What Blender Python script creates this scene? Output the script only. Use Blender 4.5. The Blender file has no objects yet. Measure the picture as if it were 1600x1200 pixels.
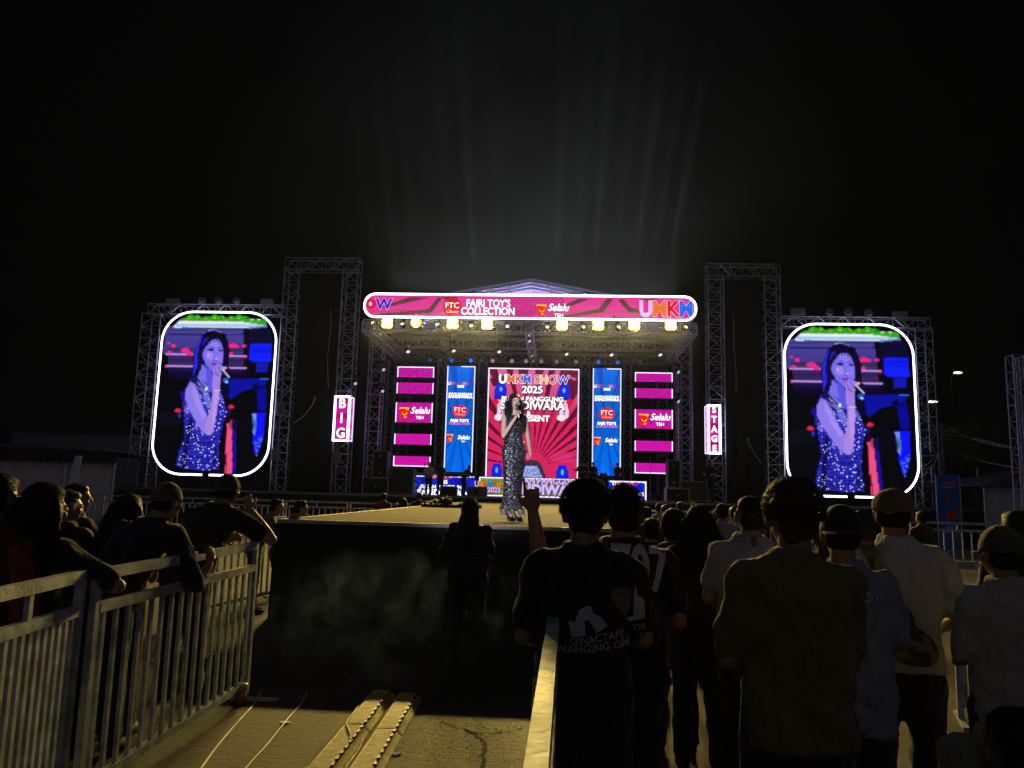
import bpy, bmesh, math, random
import numpy as np
from mathutils import Vector, Matrix, noise
from mathutils.bvhtree import BVHTree
rad = math.radians
S = bpy.context.scene
C = S.collection
random.seed(7)

# ---------------------------------------------------------------- camera
F = 1202.0
CAM = Vector((1.2, 0.0, 1.58))
_y, _p, _r = rad(3.7), rad(7.96), rad(1.5)
FW = Vector((-math.sin(_y)*math.cos(_p), math.cos(_y)*math.cos(_p), math.sin(_p)))
_rt = Vector((math.cos(_y), math.sin(_y), 0)); _up = _rt.cross(FW)
RT = _rt*math.cos(_r) + _up*math.sin(_r); UP = _up*math.cos(_r) - _rt*math.sin(_r)
def ray(px, py): return FW + RT*((px-800)/F) + UP*((600-py)/F)
def atY(px, py, y):                      # point of the world seen at (px, py) on the plane Y = y
    r = ray(px, py); return CAM + r*(y/r.y)
def atD(px, py, d): return CAM + ray(px, py)*d
def atZ(px, py, z=0.0):
    r = ray(px, py); return CAM + r*((z-CAM.z)/r.z)
cd = bpy.data.cameras.new('camera'); cam = bpy.data.objects.new('camera', cd); C.objects.link(cam)
cd.sensor_fit = 'HORIZONTAL'; cd.sensor_width = 36; cd.lens = 36*F/1600
cd.clip_start = 0.05; cd.clip_end = 2000
M = Matrix((RT, UP, -FW)).transposed().to_4x4(); M.translation = CAM
cam.matrix_world = M
S.camera = cam

# ---------------------------------------------------------------- night sky
W = bpy.data.worlds.new('World'); S.world = W; W.use_nodes = True
nt = W.node_tree; nt.nodes.clear()
o_ = nt.nodes.new('ShaderNodeOutputWorld'); bg = nt.nodes.new('ShaderNodeBackground')
tc = nt.nodes.new('ShaderNodeTexCoord'); sp = nt.nodes.new('ShaderNodeSeparateXYZ')
mr = nt.nodes.new('ShaderNodeMapRange'); mx = nt.nodes.new('ShaderNodeMix'); mx.data_type = 'RGBA'
nt.links.new(tc.outputs['Generated'], sp.inputs[0]); nt.links.new(sp.outputs['Y'], mr.inputs['Value'])
mr.inputs['From Min'].default_value = -1.0; mr.inputs['From Max'].default_value = 0.55
nt.links.new(mr.outputs['Result'], mx.inputs[0])
mx.inputs[6].default_value = (.040, .044, .056, 1)      # brighter sky added behind the photographer to fill the crowd's backs
mx.inputs[7].default_value = (.0006, .0007, .0009, 1)   # black sky over the stage
nt.links.new(mx.outputs[2], bg.inputs['Color']); bg.inputs['Strength'].default_value = 1.0
nt.links.new(bg.outputs[0], o_.inputs['Surface'])
S.view_settings.view_transform = 'Standard'; S.view_settings.look = 'None'
S.view_settings.exposure = 0.0; S.view_settings.gamma = 1.0
S.cycles.use_denoising = True
S.cycles.max_bounces = 6; S.cycles.diffuse_bounces = 3; S.cycles.glossy_bounces = 3
S.cycles.transmission_bounces = 4; S.cycles.volume_bounces = 0
S.cycles.sample_clamp_indirect = 4.0; S.cycles.sample_clamp_direct = 0
S.cycles.volume_step_rate = 2.0; S.cycles.volume_max_steps = 64
S.cycles.caustics_reflective = False; S.cycles.caustics_refractive = False

# ---------------------------------------------------------------- helpers
def lin(c):
    return tuple(((v/255)/12.92 if v <= 10.3 else (((v/255)+.055)/1.055)**2.4) for v in c)
def tag(o, label=None, cat=None, group=None, kind=None):
    if label: o['label'] = label
    if cat: o['category'] = cat
    if group: o['group'] = group
    if kind: o['kind'] = kind
    return o
def thing(name, label, cat, loc=(0, 0, 0), rz=0, group=None):
    o = bpy.data.objects.new(name, None); C.objects.link(o); o.empty_display_size = .2
    o.location = loc; o.rotation_euler = (0, 0, rz)
    return tag(o, label, cat, group)
def copy_tree(o, parent=None):
    c = o.copy(); C.objects.link(c); c.parent = parent
    for ch in list(o.children): copy_tree(ch, c)
    return c
MATS = {}
def mat(name, col, rough=.6, metal=0.0, bump=None, var=None, spec=None, sheen=0, coat=0):
    """Principled; bump=(scale, strength); var=(scale, second colour, sharp)"""
    if name in MATS: return MATS[name]
    m = bpy.data.materials.new(name); m.use_nodes = True; MATS[name] = m
    n = m.node_tree; b = n.nodes['Principled BSDF']
    b.inputs['Base Color'].default_value = (*col, 1); b.inputs['Roughness'].default_value = rough
    b.inputs['Metallic'].default_value = metal
    if spec is not None: b.inputs['Specular IOR Level'].default_value = spec
    if sheen: b.inputs['Sheen Weight'].default_value = sheen; b.inputs['Sheen Roughness'].default_value = .4
    if coat: b.inputs['Coat Weight'].default_value = coat
    t = n.nodes.new('ShaderNodeTexCoord')
    if bump:
        x = n.nodes.new('ShaderNodeTexNoise'); x.inputs['Scale'].default_value = bump[0]; x.inputs['Detail'].default_value = 5
        u = n.nodes.new('ShaderNodeBump'); u.inputs['Strength'].default_value = bump[1]; u.inputs['Distance'].default_value = .02
        n.links.new(t.outputs['Object'], x.inputs['Vector']); n.links.new(x.outputs['Fac'], u.inputs['Height'])
        n.links.new(u.outputs[0], b.inputs['Normal'])
    if var:
        x = n.nodes.new('ShaderNodeTexNoise'); x.inputs['Scale'].default_value = var[0]; x.inputs['Detail'].default_value = 6
        r = n.nodes.new('ShaderNodeValToRGB'); r.color_ramp.elements[0].position = .5-var[2]; r.color_ramp.elements[1].position = .5+var[2]
        r.color_ramp.elements[0].color = (*col, 1); r.color_ramp.elements[1].color = (*var[1], 1)
        n.links.new(t.outputs['Object'], x.inputs['Vector']); n.links.new(x.outputs['Fac'], r.inputs[0])
        n.links.new(r.outputs[0], b.inputs['Base Color'])
    return m
def EM(rgb, s=1.0):
    k = 'glow_%d_%d_%d_%g' % (*rgb, s)
    if k in MATS: return MATS[k]
    m = bpy.data.materials.new(k); m.use_nodes = True; MATS[k] = m; n = m.node_tree; n.nodes.clear()
    e = n.nodes.new('ShaderNodeEmission'); o = n.nodes.new('ShaderNodeOutputMaterial')
    e.inputs[0].default_value = (*lin(rgb), 1); e.inputs[1].default_value = s; n.links.new(e.outputs[0], o.inputs[0])
    return m
def led_mat(name, s):
    m = bpy.data.materials.new(name); m.use_nodes = True; n = m.node_tree; n.nodes.clear()
    a = n.nodes.new('ShaderNodeAttribute'); a.attribute_name = 'Col'
    e = n.nodes.new('ShaderNodeEmission'); o = n.nodes.new('ShaderNodeOutputMaterial')
    e.inputs[1].default_value = s; n.links.new(a.outputs['Color'], e.inputs[0]); n.links.new(e.outputs[0], o.inputs[0])
    return m
LED = led_mat('led_screen', 1.0)

class MB:
    def __init__(s): s.v = []; s.f = []
    def add(s, vs, fs):
        b = len(s.v); s.v += [tuple(v) for v in vs]; s.f += [tuple(i+b for i in f) for f in fs]; return s
    def box(s, x0, x1, y0, y1, z0, z1):
        return s.add([(x0,y0,z0),(x1,y0,z0),(x1,y1,z0),(x0,y1,z0),(x0,y0,z1),(x1,y0,z1),(x1,y1,z1),(x0,y1,z1)],
                     [(0,3,2,1),(4,5,6,7),(0,1,5,4),(1,2,6,5),(2,3,7,6),(3,0,4,7)])
    def bbox(s, x0, x1, y0, y1, z0, z1, c):      # box with chamfered upright edges
        p = [(x0+c,y0),(x1-c,y0),(x1,y0+c),(x1,y1-c),(x1-c,y1),(x0+c,y1),(x0,y1-c),(x0,y0+c)]
        return s.prism(p, z0, z1)
    def prism(s, pts, z0, z1):
        n = len(pts)
        return s.add([(x,y,z0) for x,y in pts]+[(x,y,z1) for x,y in pts],
                     [tuple(range(n-1,-1,-1)), tuple(range(n,2*n))]+[(i,(i+1)%n,n+(i+1)%n,n+i) for i in range(n)])
    def prism_y(s, pts, y0, y1):                  # outline in XZ, extruded along Y
        n = len(pts)
        return s.add([(x,y0,z) for x,z in pts]+[(x,y1,z) for x,z in pts],
                     [tuple(range(n)), tuple(range(2*n-1,n-1,-1))]+[(i,n+i,n+(i+1)%n,(i+1)%n) for i in range(n)])
    def prism_x(s, pts, x0, x1):                  # outline in YZ, extruded along X
        n = len(pts)
        return s.add([(x0,y,z) for y,z in pts]+[(x1,y,z) for y,z in pts],
                     [tuple(range(n-1,-1,-1)), tuple(range(n,2*n))]+[(i,(i+1)%n,n+(i+1)%n,n+i) for i in range(n)])
    def tube(s, p0, p1, r, n=6, r1=None):
        p0 = Vector(p0); p1 = Vector(p1); d = (p1-p0)
        if d.length < 1e-6: return s
        d.normalize(); a = d.cross(Vector((0,0,1)) if abs(d.z) < .9 else Vector((1,0,0))).normalized(); b = d.cross(a)
        r1 = r if r1 is None else r1
        vs = [p0+(a*math.cos(2*math.pi*i/n)+b*math.sin(2*math.pi*i/n))*r for i in range(n)]
        vs += [p1+(a*math.cos(2*math.pi*i/n)+b*math.sin(2*math.pi*i/n))*r1 for i in range(n)]
        return s.add(vs, [tuple(range(n-1,-1,-1)), tuple(range(n,2*n))]+[(i,(i+1)%n,n+(i+1)%n,n+i) for i in range(n)])
    def path(s, pts, r, n=5, closed=False):
        pts = [Vector(p) for p in pts]; m = len(pts); base = len(s.v); prev = None
        for i, p in enumerate(pts):
            a = pts[(i-1) % m] if (closed or i > 0) else p; b = pts[(i+1) % m] if (closed or i < m-1) else p
            d = (b-a).normalized()
            u = d.cross(Vector((0,1,0)) if prev is None else prev)
            if prev is None and u.length < 1e-3: u = d.cross(Vector((1,0,0)))
            u.normalize(); w = u.cross(d).normalized(); prev = w
            rr = r[i] if isinstance(r, (list, tuple)) else r
            for k in range(n):
                t = 2*math.pi*k/n; s.v.append(tuple(p+(u*math.cos(t)+w*math.sin(t))*rr))
        for i in range(m if closed else m-1):
            j = (i+1) % m
            for k in range(n):
                l = (k+1) % n; s.f.append((base+i*n+k, base+i*n+l, base+j*n+l, base+j*n+k))
        if not closed:
            s.f.append(tuple(base+k for k in range(n-1,-1,-1))); s.f.append(tuple(base+(m-1)*n+k for k in range(n)))
        return s
    def lathe(s, prof, c=(0,0,0), n=16, axis='Z'):
        base = len(s.v); m = len(prof)
        for r, z in prof:
            for k in range(n):
                t = 2*math.pi*k/n; a, b = r*math.cos(t), r*math.sin(t)
                q = {'Z': (a,b,z), 'Y': (a,z,-b), 'X': (z,a,b)}[axis]
                s.v.append((c[0]+q[0], c[1]+q[1], c[2]+q[2]))
        for i in range(m-1):
            for k in range(n):
                l = (k+1) % n; s.f.append((base+i*n+k, base+i*n+l, base+(i+1)*n+l, base+(i+1)*n+k))
        s.f.append(tuple(base+k for k in range(n-1,-1,-1))); s.f.append(tuple(base+(m-1)*n+k for k in range(n)))
        return s
    def ell(s, c, r, n=12, m=8, rot=None):
        vs = []; fs = []
        for i in range(1, m):
            ph = math.pi*i/m
            for k in range(n):
                t = 2*math.pi*k/n; vs.append(Vector((r[0]*math.sin(ph)*math.cos(t), r[1]*math.sin(ph)*math.sin(t), r[2]*math.cos(ph))))
        vs += [Vector((0,0,r[2])), Vector((0,0,-r[2]))]
        for i in range(m-2):
            for k in range(n):
                l = (k+1) % n; fs.append((i*n+k, (i+1)*n+k, (i+1)*n+l, i*n+l))
        T = len(vs)-2
        for k in range(n):
            l = (k+1) % n; fs.append((T, k, l)); fs.append((T+1, (m-2)*n+l, (m-2)*n+k))
        if rot is not None: vs = [rot @ v for v in vs]
        return s.add([v+Vector(c) for v in vs], fs)
    def build(s, name, m, parent=None, smooth=False, loc=None):
        me = bpy.data.meshes.new(name); me.from_pydata(s.v, [], s.f); me.update()
        if smooth: me.polygons.foreach_set('use_smooth', [True]*len(me.polygons))
        o = bpy.data.objects.new(name, me); C.objects.link(o); me.materials.append(m)
        o.parent = parent
        if loc: o.location = loc
        return o

def text(name, body, size, m, parent, loc, off=0.0, align='CENTER', ext=.006, sx=1.0, shear=0.0, space=1.0, cols=None, line=1.0, rz=0.0):
    off = off*(.4 if off <= .035 else .62)
    cu = bpy.data.curves.new('t', 'FONT'); cu.body = body; cu.size = size; cu.offset = off; cu.extrude = ext
    cu.align_x = align; cu.align_y = 'CENTER'; cu.shear = shear; cu.space_character = space; cu.space_line = line; cu.resolution_u = 3
    mats = [m]
    if cols:
        mats = []
        for i, c in enumerate(cols):
            if c not in mats: mats.append(c)
        for i, c in enumerate(cols):
            if i < len(cu.body_format): cu.body_format[i].material_index = mats.index(c)
    for q in mats: cu.materials.append(q)
    ob = bpy.data.objects.new('t', cu); C.objects.link(ob)
    bpy.context.view_layer.update()
    me = bpy.data.meshes.new_from_object(ob.evaluated_get(bpy.context.evaluated_depsgraph_get()))
    bpy.data.objects.remove(ob); bpy.data.curves.remove(cu)
    me.name = name; me.transform(Matrix.Scale(sx, 4, (1,0,0)))
    me.transform(Matrix.Rotation(rad(90), 4, 'X'))
    if rz: me.transform(Matrix.Rotation(rz, 4, 'Z'))
    if not me.materials:
        for q in mats: me.materials.append(q)
    o = bpy.data.objects.new(name, me); C.objects.link(o); o.parent = parent; o.location = loc
    return o

# --- painting of what the LED screens show: one quad per LED module
class Canvas:
    def __init__(s, w, h, quad, bgc=(0, 0, 0)):
        """quad: TL, TR, BR, BL picture coordinates of the corners"""
        u, v = np.meshgrid((np.arange(w)+.5)/w, (np.arange(h)+.5)/h)
        tl, tr, br, bl = [np.array(q, float) for q in quad]
        P = (tl[None,None]*((1-u)*(1-v))[...,None]+tr[None,None]*(u*(1-v))[...,None]+br[None,None]*(u*v)[...,None]+bl[None,None]*((1-u)*v)[...,None])
        s.X, s.Y, s.u, s.v = P[...,0], P[...,1], u, v; s.w, s.h = w, h
        s.img = np.empty((h, w, 3)); s.img[:] = lin(bgc); s.rng = np.random.RandomState(3)
    def put(s, mask, col, a=1.0):
        c = np.array(lin(col)) if not isinstance(col, np.ndarray) else col
        k = (mask*a)[..., None]; s.img = s.img*(1-k)+c*k
    def poly(s, pts, col, a=1.0): s.put(s.inpoly(pts), col, a)
    def inpoly(s, pts):
        ins = np.zeros(s.X.shape, bool); n = len(pts)
        for i in range(n):
            x0, y0 = pts[i]; x1, y1 = pts[(i+1) % n]
            if y0 == y1: continue
            c = ((y0 > s.Y) != (y1 > s.Y)) & (s.X < (x1-x0)*(s.Y-y0)/(y1-y0)+x0); ins ^= c
        return ins
    def ell(s, x, y, rx, ry, col, a=1.0, soft=0):
        d = ((s.X-x)/rx)**2+((s.Y-y)/ry)**2
        s.put((d < 1)*1.0 if not soft else np.clip((1-d)*2, 0, 1), col, a)
    def rect(s, x0, y0, x1, y1, col, a=1.0): s.put((s.X > x0) & (s.X < x1) & (s.Y > y0) & (s.Y < y1), col, a)
    def line(s, x0, y0, x1, y1, w, col, a=1.0):
        dx, dy = x1-x0, y1-y0; L = math.hypot(dx, dy); t = np.clip(((s.X-x0)*dx+(s.Y-y0)*dy)/L/L, 0, 1)
        s.put(np.hypot(s.X-x0-t*dx, s.Y-y0-t*dy) < w/2, col, a)
    def burst(s, cx, cy, n, ca, cb, duty=.3, ph=0.0, pw=1.0):
        an = np.arctan2(s.Y-cy, s.X-cx)/math.pi*n+ph; s.put((an % 1.0) < duty, cb)
    def mesh(s, name, x0, x1, z0, z1, parent, y=0.0, radius=0.0, m=None, dots=0.0):
        """upright picture facing -Y"""
        w, h = s.w, s.h
        xs = np.linspace(x0, x1, w+1); zs = np.linspace(z1, z0, h+1)
        gx, gz = np.meshgrid(xs, zs)
        co = np.stack([gx, np.full_like(gx, y), gz], -1).reshape(-1, 3)
        keep = np.ones((h, w), bool)
        if radius > 0:
            cxs = (xs[:-1]+xs[1:])/2; czs = (zs[:-1]+zs[1:])/2; A, B = np.meshgrid(cxs, czs)
            dx = np.maximum(np.maximum(x0+radius-A, A-(x1-radius)), 0); dz = np.maximum(np.maximum(z0+radius-B, B-(z1-radius)), 0)
            keep = np.hypot(dx, dz) < radius
        img = s.img
        if dots:
            ck = ((np.indices((h, w)).sum(0)) % 2); img = img*(1-dots*ck)[..., None]
        r, c = np.nonzero(keep); b = r*(w+1)+c
        faces = np.stack([b+w+1, b+w+2, b+1, b], -1)
        me = bpy.data.meshes.new(name); nf = len(faces)
        me.vertices.add(len(co)); me.vertices.foreach_set('co', co.ravel())
        me.loops.add(nf*4); me.loops.foreach_set('vertex_index', faces.ravel().astype(np.int32))
        me.polygons.add(nf); me.polygons.foreach_set('loop_start', np.arange(0, nf*4, 4, dtype=np.int32))
        me.polygons.foreach_set('loop_total', np.full(nf, 4, dtype=np.int32)); me.update(calc_edges=True)
        ca = me.color_attributes.new('Col', 'FLOAT_COLOR', 'CORNER')
        col = np.concatenate([img[r, c], np.ones((nf, 1))], 1); ca.data.foreach_set('color', np.repeat(col, 4, 0).ravel().astype(np.float32))
        me.materials.append(m or LED)
        o = bpy.data.objects.new(name, me); C.objects.link(o); o.parent = parent
        return o

# ---------------------------------------------------------------- materials
ALU = mat('truss_aluminium', (.48, .48, .60), .45, .7, bump=(60, .1))
GALV = mat('galvanised_steel', (.56, .61, .72), .55, .22, bump=(45, .18), var=(11, (.32, .34, .38), .12))
BLACK = mat('black_cloth', (.012, .012, .014), .85, bump=(7, .35), sheen=.15)
BLACKM = mat('black_powder_coat', (.02, .02, .022), .5, .2)
DECK = mat('stage_deck_black', (.035, .035, .04), .6, bump=(20, .2))
CARPET = mat('beige_stage_carpet', (.15, .125, .09), .95, bump=(160, .5), var=(3, (.105, .085, .06), .25))
WOODM = mat('beige_edge_board', (.5, .42, .34), .6, bump=(30, .2))
RUBBER = mat('rubber', (.02, .02, .02), .7)
WHITEC = mat('white_tent_cloth', (.66, .62, .68), .8, bump=(6, .5))

# ---------------------------------------------------------------- ground
m = bpy.data.materials.new('worn_concrete'); m.use_nodes = True; n = m.node_tree; b = n.nodes['Principled BSDF']
t = n.nodes.new('ShaderNodeTexCoord')
def _noise(sc, det=8, mapv=None, rough=.6):
    x = n.nodes.new('ShaderNodeTexNoise'); x.inputs['Scale'].default_value = sc; x.inputs['Detail'].default_value = det; x.inputs['Roughness'].default_value = rough
    if mapv:
        mp = n.nodes.new('ShaderNodeMapping'); mp.inputs['Scale'].default_value = mapv; n.links.new(t.outputs['Object'], mp.inputs[0]); n.links.new(mp.outputs[0], x.inputs['Vector'])
    else: n.links.new(t.outputs['Object'], x.inputs['Vector'])
    return x
n1 = _noise(1.1); n2 = _noise(14, 8, (.5, 2.6, 1)); n3 = _noise(55, 4)
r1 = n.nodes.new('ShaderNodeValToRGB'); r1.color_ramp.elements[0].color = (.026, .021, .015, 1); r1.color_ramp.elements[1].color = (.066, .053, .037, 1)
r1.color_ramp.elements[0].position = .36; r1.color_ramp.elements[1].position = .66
ad = n.nodes.new('ShaderNodeMath'); ad.operation = 'MULTIPLY_ADD'; ad.inputs[1].default_value = .45
n.links.new(n2.outputs['Fac'], ad.inputs[0])
sc_ = n.nodes.new('ShaderNodeMath'); sc_.operation = 'MULTIPLY'; sc_.inputs[1].default_value = .55; n.links.new(n1.outputs['Fac'], sc_.inputs[0])
n.links.new(sc_.outputs[0], ad.inputs[2]); n.links.new(ad.outputs[0], r1.inputs[0]); n.links.new(r1.outputs[0], b.inputs['Base Color'])
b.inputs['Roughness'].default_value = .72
bu = n.nodes.new('ShaderNodeBump'); bu.inputs['Strength'].default_value = .9; bu.inputs['Distance'].default_value = .014
bu2 = n.nodes.new('ShaderNodeBump'); bu2.inputs['Strength'].default_value = .8; bu2.inputs['Distance'].default_value = .008
n.links.new(n2.outputs['Fac'], bu.inputs['Height']); n.links.new(n3.outputs['Fac'], bu2.inputs['Height']); n.links.new(bu.outputs[0], bu2.inputs['Normal'])
n.links.new(bu2.outputs[0], b.inputs['Normal'])
CONC = m
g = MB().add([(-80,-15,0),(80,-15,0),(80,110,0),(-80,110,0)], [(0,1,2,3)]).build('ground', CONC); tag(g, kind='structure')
# crack in the concrete beside the cable ramps: a thin broken ribbon of dark dirt
def crack(pts, w):
    mb = MB(); vs = []
    for i in range(len(pts)-1):
        a = atZ(*pts[i]); c = atZ(*pts[i+1])
        for k in range(6):
            p = a.lerp(c, k/6)+Vector((random.uniform(-.012, .012), random.uniform(-.025, .025), 0))
            ww = w*random.uniform(.35, 1.25); vs.append((p.x-ww, p.y-ww*.4, .004)); vs.append((p.x+ww, p.y+ww*.4, .004))
    mb.v = vs; mb.f = [(2*i, 2*i+1, 2*i+3, 2*i+2) for i in range(len(vs)//2-1)]
    return mb
DIRT = mat('dark_dirt', (.012, .011, .009), .95, bump=(80, .5))
for cp, w in (([(688,1127),(742,1146),(758,1160),(756,1183),(752,1202)], .012), ([(742,1147),(775,1146),(798,1143),(830,1134)], .008), ([(700,1200),(650,1160)], .003)):
    tag(crack(cp, w).build('ground_crack', DIRT), kind='structure')
mb = MB(); rs = random.Random(4)
for i in range(1300):
    x = rs.uniform(.15, 1.15) if i % 4 else rs.uniform(-1.6, .1); y = rs.uniform(3.6, 6.2); r = rs.uniform(.0015, .0045)
    mb.ell((x, y, r*.4), (r, r*rs.uniform(.6, 1.1), r*.6), 5, 3)
tag(mb.build('gravel', mat('grit', (.3, .27, .2), .8)), kind='stuff')

# ---------------------------------------------------------------- stage platform
ZD = 1.35
st = thing('stage', 'wide black stage platform with dark skirt behind the runway', 'stage', (0, 29, 0))
MB().box(-17.2, 16.6, .0, 10, ZD-.12, ZD).build('deck', DECK, st)
mb = MB(); x = -17.1; fr = []
while x < 16.5:
    fr.append((x, .05+.03*math.sin(x*9)+.015*math.sin(x*23))); x += .08
k = len(fr)
mb.add([(a, b_, ZD-.14) for a, b_ in fr]+[(a, b_*.6, .01) for a, b_ in fr], [(i, k+i, k+i+1, i+1) for i in range(k-1)])
mb.build('skirt', BLACK, st)
MB().box(-17.2, 16.6, -.03, -.002, ZD-.06, ZD-.012).build('edge_trim', mat('stage_edge_alu', (.3, .3, .32), .4, .8), st)
MB().box(-6.6, 6.4, 5.25, 9.6, ZD+.002, ZD+.32).build('rear_riser', DECK, st)

rw = thing('runway', 'long beige topped catwalk with black cloth sides reaching toward the crowd', 'catwalk', (0, 9.15, 0))
RX = 2.14; RZ = 1.17
mb = MB()
NX, NY = 24, 60; yl = 29-9.15-.05
vs = []
for j in range(NY+1):
    for i in range(NX+1):
        x = -RX+.04+(2*RX-.08)*i/NX; y = .03+yl*j/NY
        vs.append((x, y, RZ+.004*noise.noise(Vector((x*1.2, y*.8, 3)))))
mb.add(vs, [(j*(NX+1)+i, j*(NX+1)+i+1, (j+1)*(NX+1)+i+1, (j+1)*(NX+1)+i) for j in range(NY) for i in range(NX)])
mb.build('carpet', CARPET, rw)
MB().box(-RX+.05, RX-.05, .04, yl, RZ-.2, RZ-.01).build('frame', BLACKM, rw)
mb = MB().box(-RX, RX, -.015, .028, RZ-.03, RZ+.012).box(-RX-.02, -RX+.038, .03, yl, RZ-.03, RZ+.012).box(RX-.038, RX+.02, .03, yl, RZ-.03, RZ+.012)
mb.build('edge_board', WOODM, rw)
loop = []
for i in range(120): loop.append((-RX+2*RX*i/120, 0))
for i in range(260): loop.append((RX, yl*i/260))
loop2 = []
def wob(a, z): return .018*noise.noise(Vector((a*1.7, z*.7, 1)))+.012*noise.noise(Vector((a*6, z*.5, 5)))
zs = [RZ-.032, .95, .7, .45, .2, .012]
for side in range(3):
    vs = []; N = 120 if side == 0 else 200
    for z in zs:
        for i in range(N+1):
            s_ = i/N; fl = (RZ-z)*.02
            if side == 0: p = (-RX-fl+(2*RX+2*fl)*s_, -.02-fl-wob(s_*4.2, z)*((RZ-z)+.2), z)
            elif side == 1: p = (-RX-.025-fl-wob(s_*20+9, z), -.02+yl*s_, z)
            else: p = (RX+.025+fl+wob(s_*20+40, z), -.02+yl*s_, z)
            vs.append(p)
    q = MB().add(vs, [(j*(N+1)+i, j*(N+1)+i+1, (j+1)*(N+1)+i+1, (j+1)*(N+1)+i) for j in range(len(zs)-1) for i in range(N)])
    q.build('skirt', BLACK, rw, True)

# ---------------------------------------------------------------- trusses
def truss(tubes, brace, p0, p1, side, w, bay=.5, rch=.024, rb=.013):
    """square lattice beam from p0 to p1; side = unit vector across; w = width"""
    p0 = Vector(p0); p1 = Vector(p1); d = (p1-p0); L = d.length; d.normalize(); a = Vector(side).normalized(); b = d.cross(a).normalized()
    cs = [(a*i+b*j)*(w/2) for i, j in ((-1,-1),(1,-1),(1,1),(-1,1))]
    for c in cs: tubes.tube(p0+c, p1+c, rch, 6)
    nb = max(1, round(L/bay))
    for k in range(nb+1):
        q = p0+d*(L*k/nb)
        for i in range(4): brace.tube(q+cs[i], q+cs[(i+1) % 4], rb, 4)
        if k < nb:
            q2 = p0+d*(L*(k+1)/nb)
            for i in range(4):
                if (k+i) % 2: brace.tube(q+cs[i], q2+cs[(i+1) % 4], rb, 4)
                else: brace.tube(q+cs[(i+1) % 4], q2+cs[i], rb, 4)
def tower(label, x0, x1, y, z0, z1, group, name='truss_tower', ox=0, oy=0):
    cx = (x0+x1)/2; w = x1-x0
    r = thing(name, label, 'truss tower', (cx, y, z0), 0, group)
    t1, t2 = MB(), MB(); truss(t1, t2, (0, 0, .03), (ox, oy, z1-z0), (1, 0, 0), w)
    t1.build('main_tube', ALU, r); t2.build('bracing', ALU, r)
    MB().box(-w/2-.08, w/2+.08, -w/2-.08, w/2+.08, 0, .03).build('base_plate', BLACKM, r)
    return r
def beam(label, p0, p1, side, w, group, name='truss_beam', bay=.5):
    p0 = Vector(p0); p1 = Vector(p1)
    r = thing(name, label, 'truss beam', p0, 0, group)
    t1, t2 = MB(), MB(); truss(t1, t2, (0, 0, 0), p1-p0, side, w, bay)
    t1.build('main_tube', ALU, r); t2.build('bracing', ALU, r)
    return r
YS = 31.0
GT = 'lattice towers of the side frames'
tower('outermost lattice tower at the far left of the left video screen', -16.42, -15.62, YS, ZD, 8.6, GT)
tower('tall lattice tower right of the left video screen', -10.47, -9.85, YS, ZD, 10.6, GT)
tower('tall lattice tower carrying the BIG light box', -7.98, -7.36, YS, ZD, 10.6, GT)
tower('tall lattice tower carrying the STAGE light box', 7.06, 7.68, YS, ZD, 10.45, GT)
tower('tall lattice tower left of the right video screen', 9.3, 9.92, YS, ZD, 10.45, GT)
tower('outermost lattice tower at the far right of the right video screen', 15.1, 15.75, YS, ZD, 8.4, GT)
GB = 'lattice beams across the side frames'
beam('lattice crossbeam on top of the tall left frame', (-10.5, YS, 10.86), (-7.33, YS, 10.86), (0,0,1), .5, GB)
beam('lattice crossbeam on top of the tall right frame', (7.03, YS, 10.72), (9.95, YS, 10.72), (0,0,1), .5, GB)
beam('lattice crossbeam over the left video screen', (-16.3, YS, 8.85), (-10.5, YS, 8.85), (0,0,1), .42, GB)
beam('lattice crossbeam over the right video screen', (9.95, YS, 8.62), (15.75, YS, 8.62), (0,0,1), .42, GB)
rt_ = tower('lone lattice tower at the far right edge beside the white tent', *(lambda p: (p.x, p.x+.4, 24))(atY(1577, 560, 24)), 0, atY(1577, 556, 24).z, GT)
rt_['label'] = 'lone lattice tower at the far right edge in front of the white tent'
tower('second lattice tower close behind the lone one at the right edge', *(lambda p: (p.x, p.x+.4, 25))(atY(1593, 560, 25)), 0, atY(1592, 558, 25).z, GT)
# roof
GR = 'lattice towers under the stage roof'
tower('front left lattice tower holding the stage roof', -6.85, -6.3, 31.6, ZD, 8.0, GR)
tower('front right lattice tower holding the stage roof', 5.95, 6.5, 31.6, ZD, 8.0, GR)
tower('rear left lattice tower holding the stage roof', -6.7, -6.25, 37.2, ZD, 7.6, GR)
tower('rear right lattice tower holding the stage roof', 5.85, 6.3, 37.2, ZD, 7.6, GR)
GRB = 'lattice beams under the stage roof'
beam('front lattice beam right behind the lit header sign', (-6.9, 30.5, 8.15), (6.5, 30.5, 8.15), (0,0,1), .45, GRB)
beam('middle lattice beam across the stage roof', (-6.6, 33.2, 8.0), (6.2, 33.2, 8.0), (0,0,1), .4, GRB)
beam('rear lattice beam above the centre screens', (-6.6, 35.9, 7.85), (6.2, 35.9, 7.85), (0,0,1), .4, GRB)
beam('left lattice beam running back under the stage roof', (-6.75, 30.3, 8.1), (-6.35, 37.3, 7.7), (1,0,0), .4, GRB)
beam('right lattice beam running back under the stage roof', (6.35, 30.3, 8.1), (5.95, 37.3, 7.7), (1,0,0), .4, GRB)
sb = beam('central lattice beam with hanging lamps running back under the roof', (-.15, 30.6, 8.1), (-.1, 37.0, 7.6), (1,0,0), .3, GRB)
beam('left sloping lattice rafter of the gable above the sign', (-6.7, 30.6, 8.85), (-.1, 30.6, 10.1), (0,1,0), .2, GRB, bay=.8)
beam('right sloping lattice rafter of the gable above the sign', (6.4, 30.6, 8.85), (-.1, 30.6, 10.1), (0,1,0), .2, GRB, bay=.8)
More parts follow.
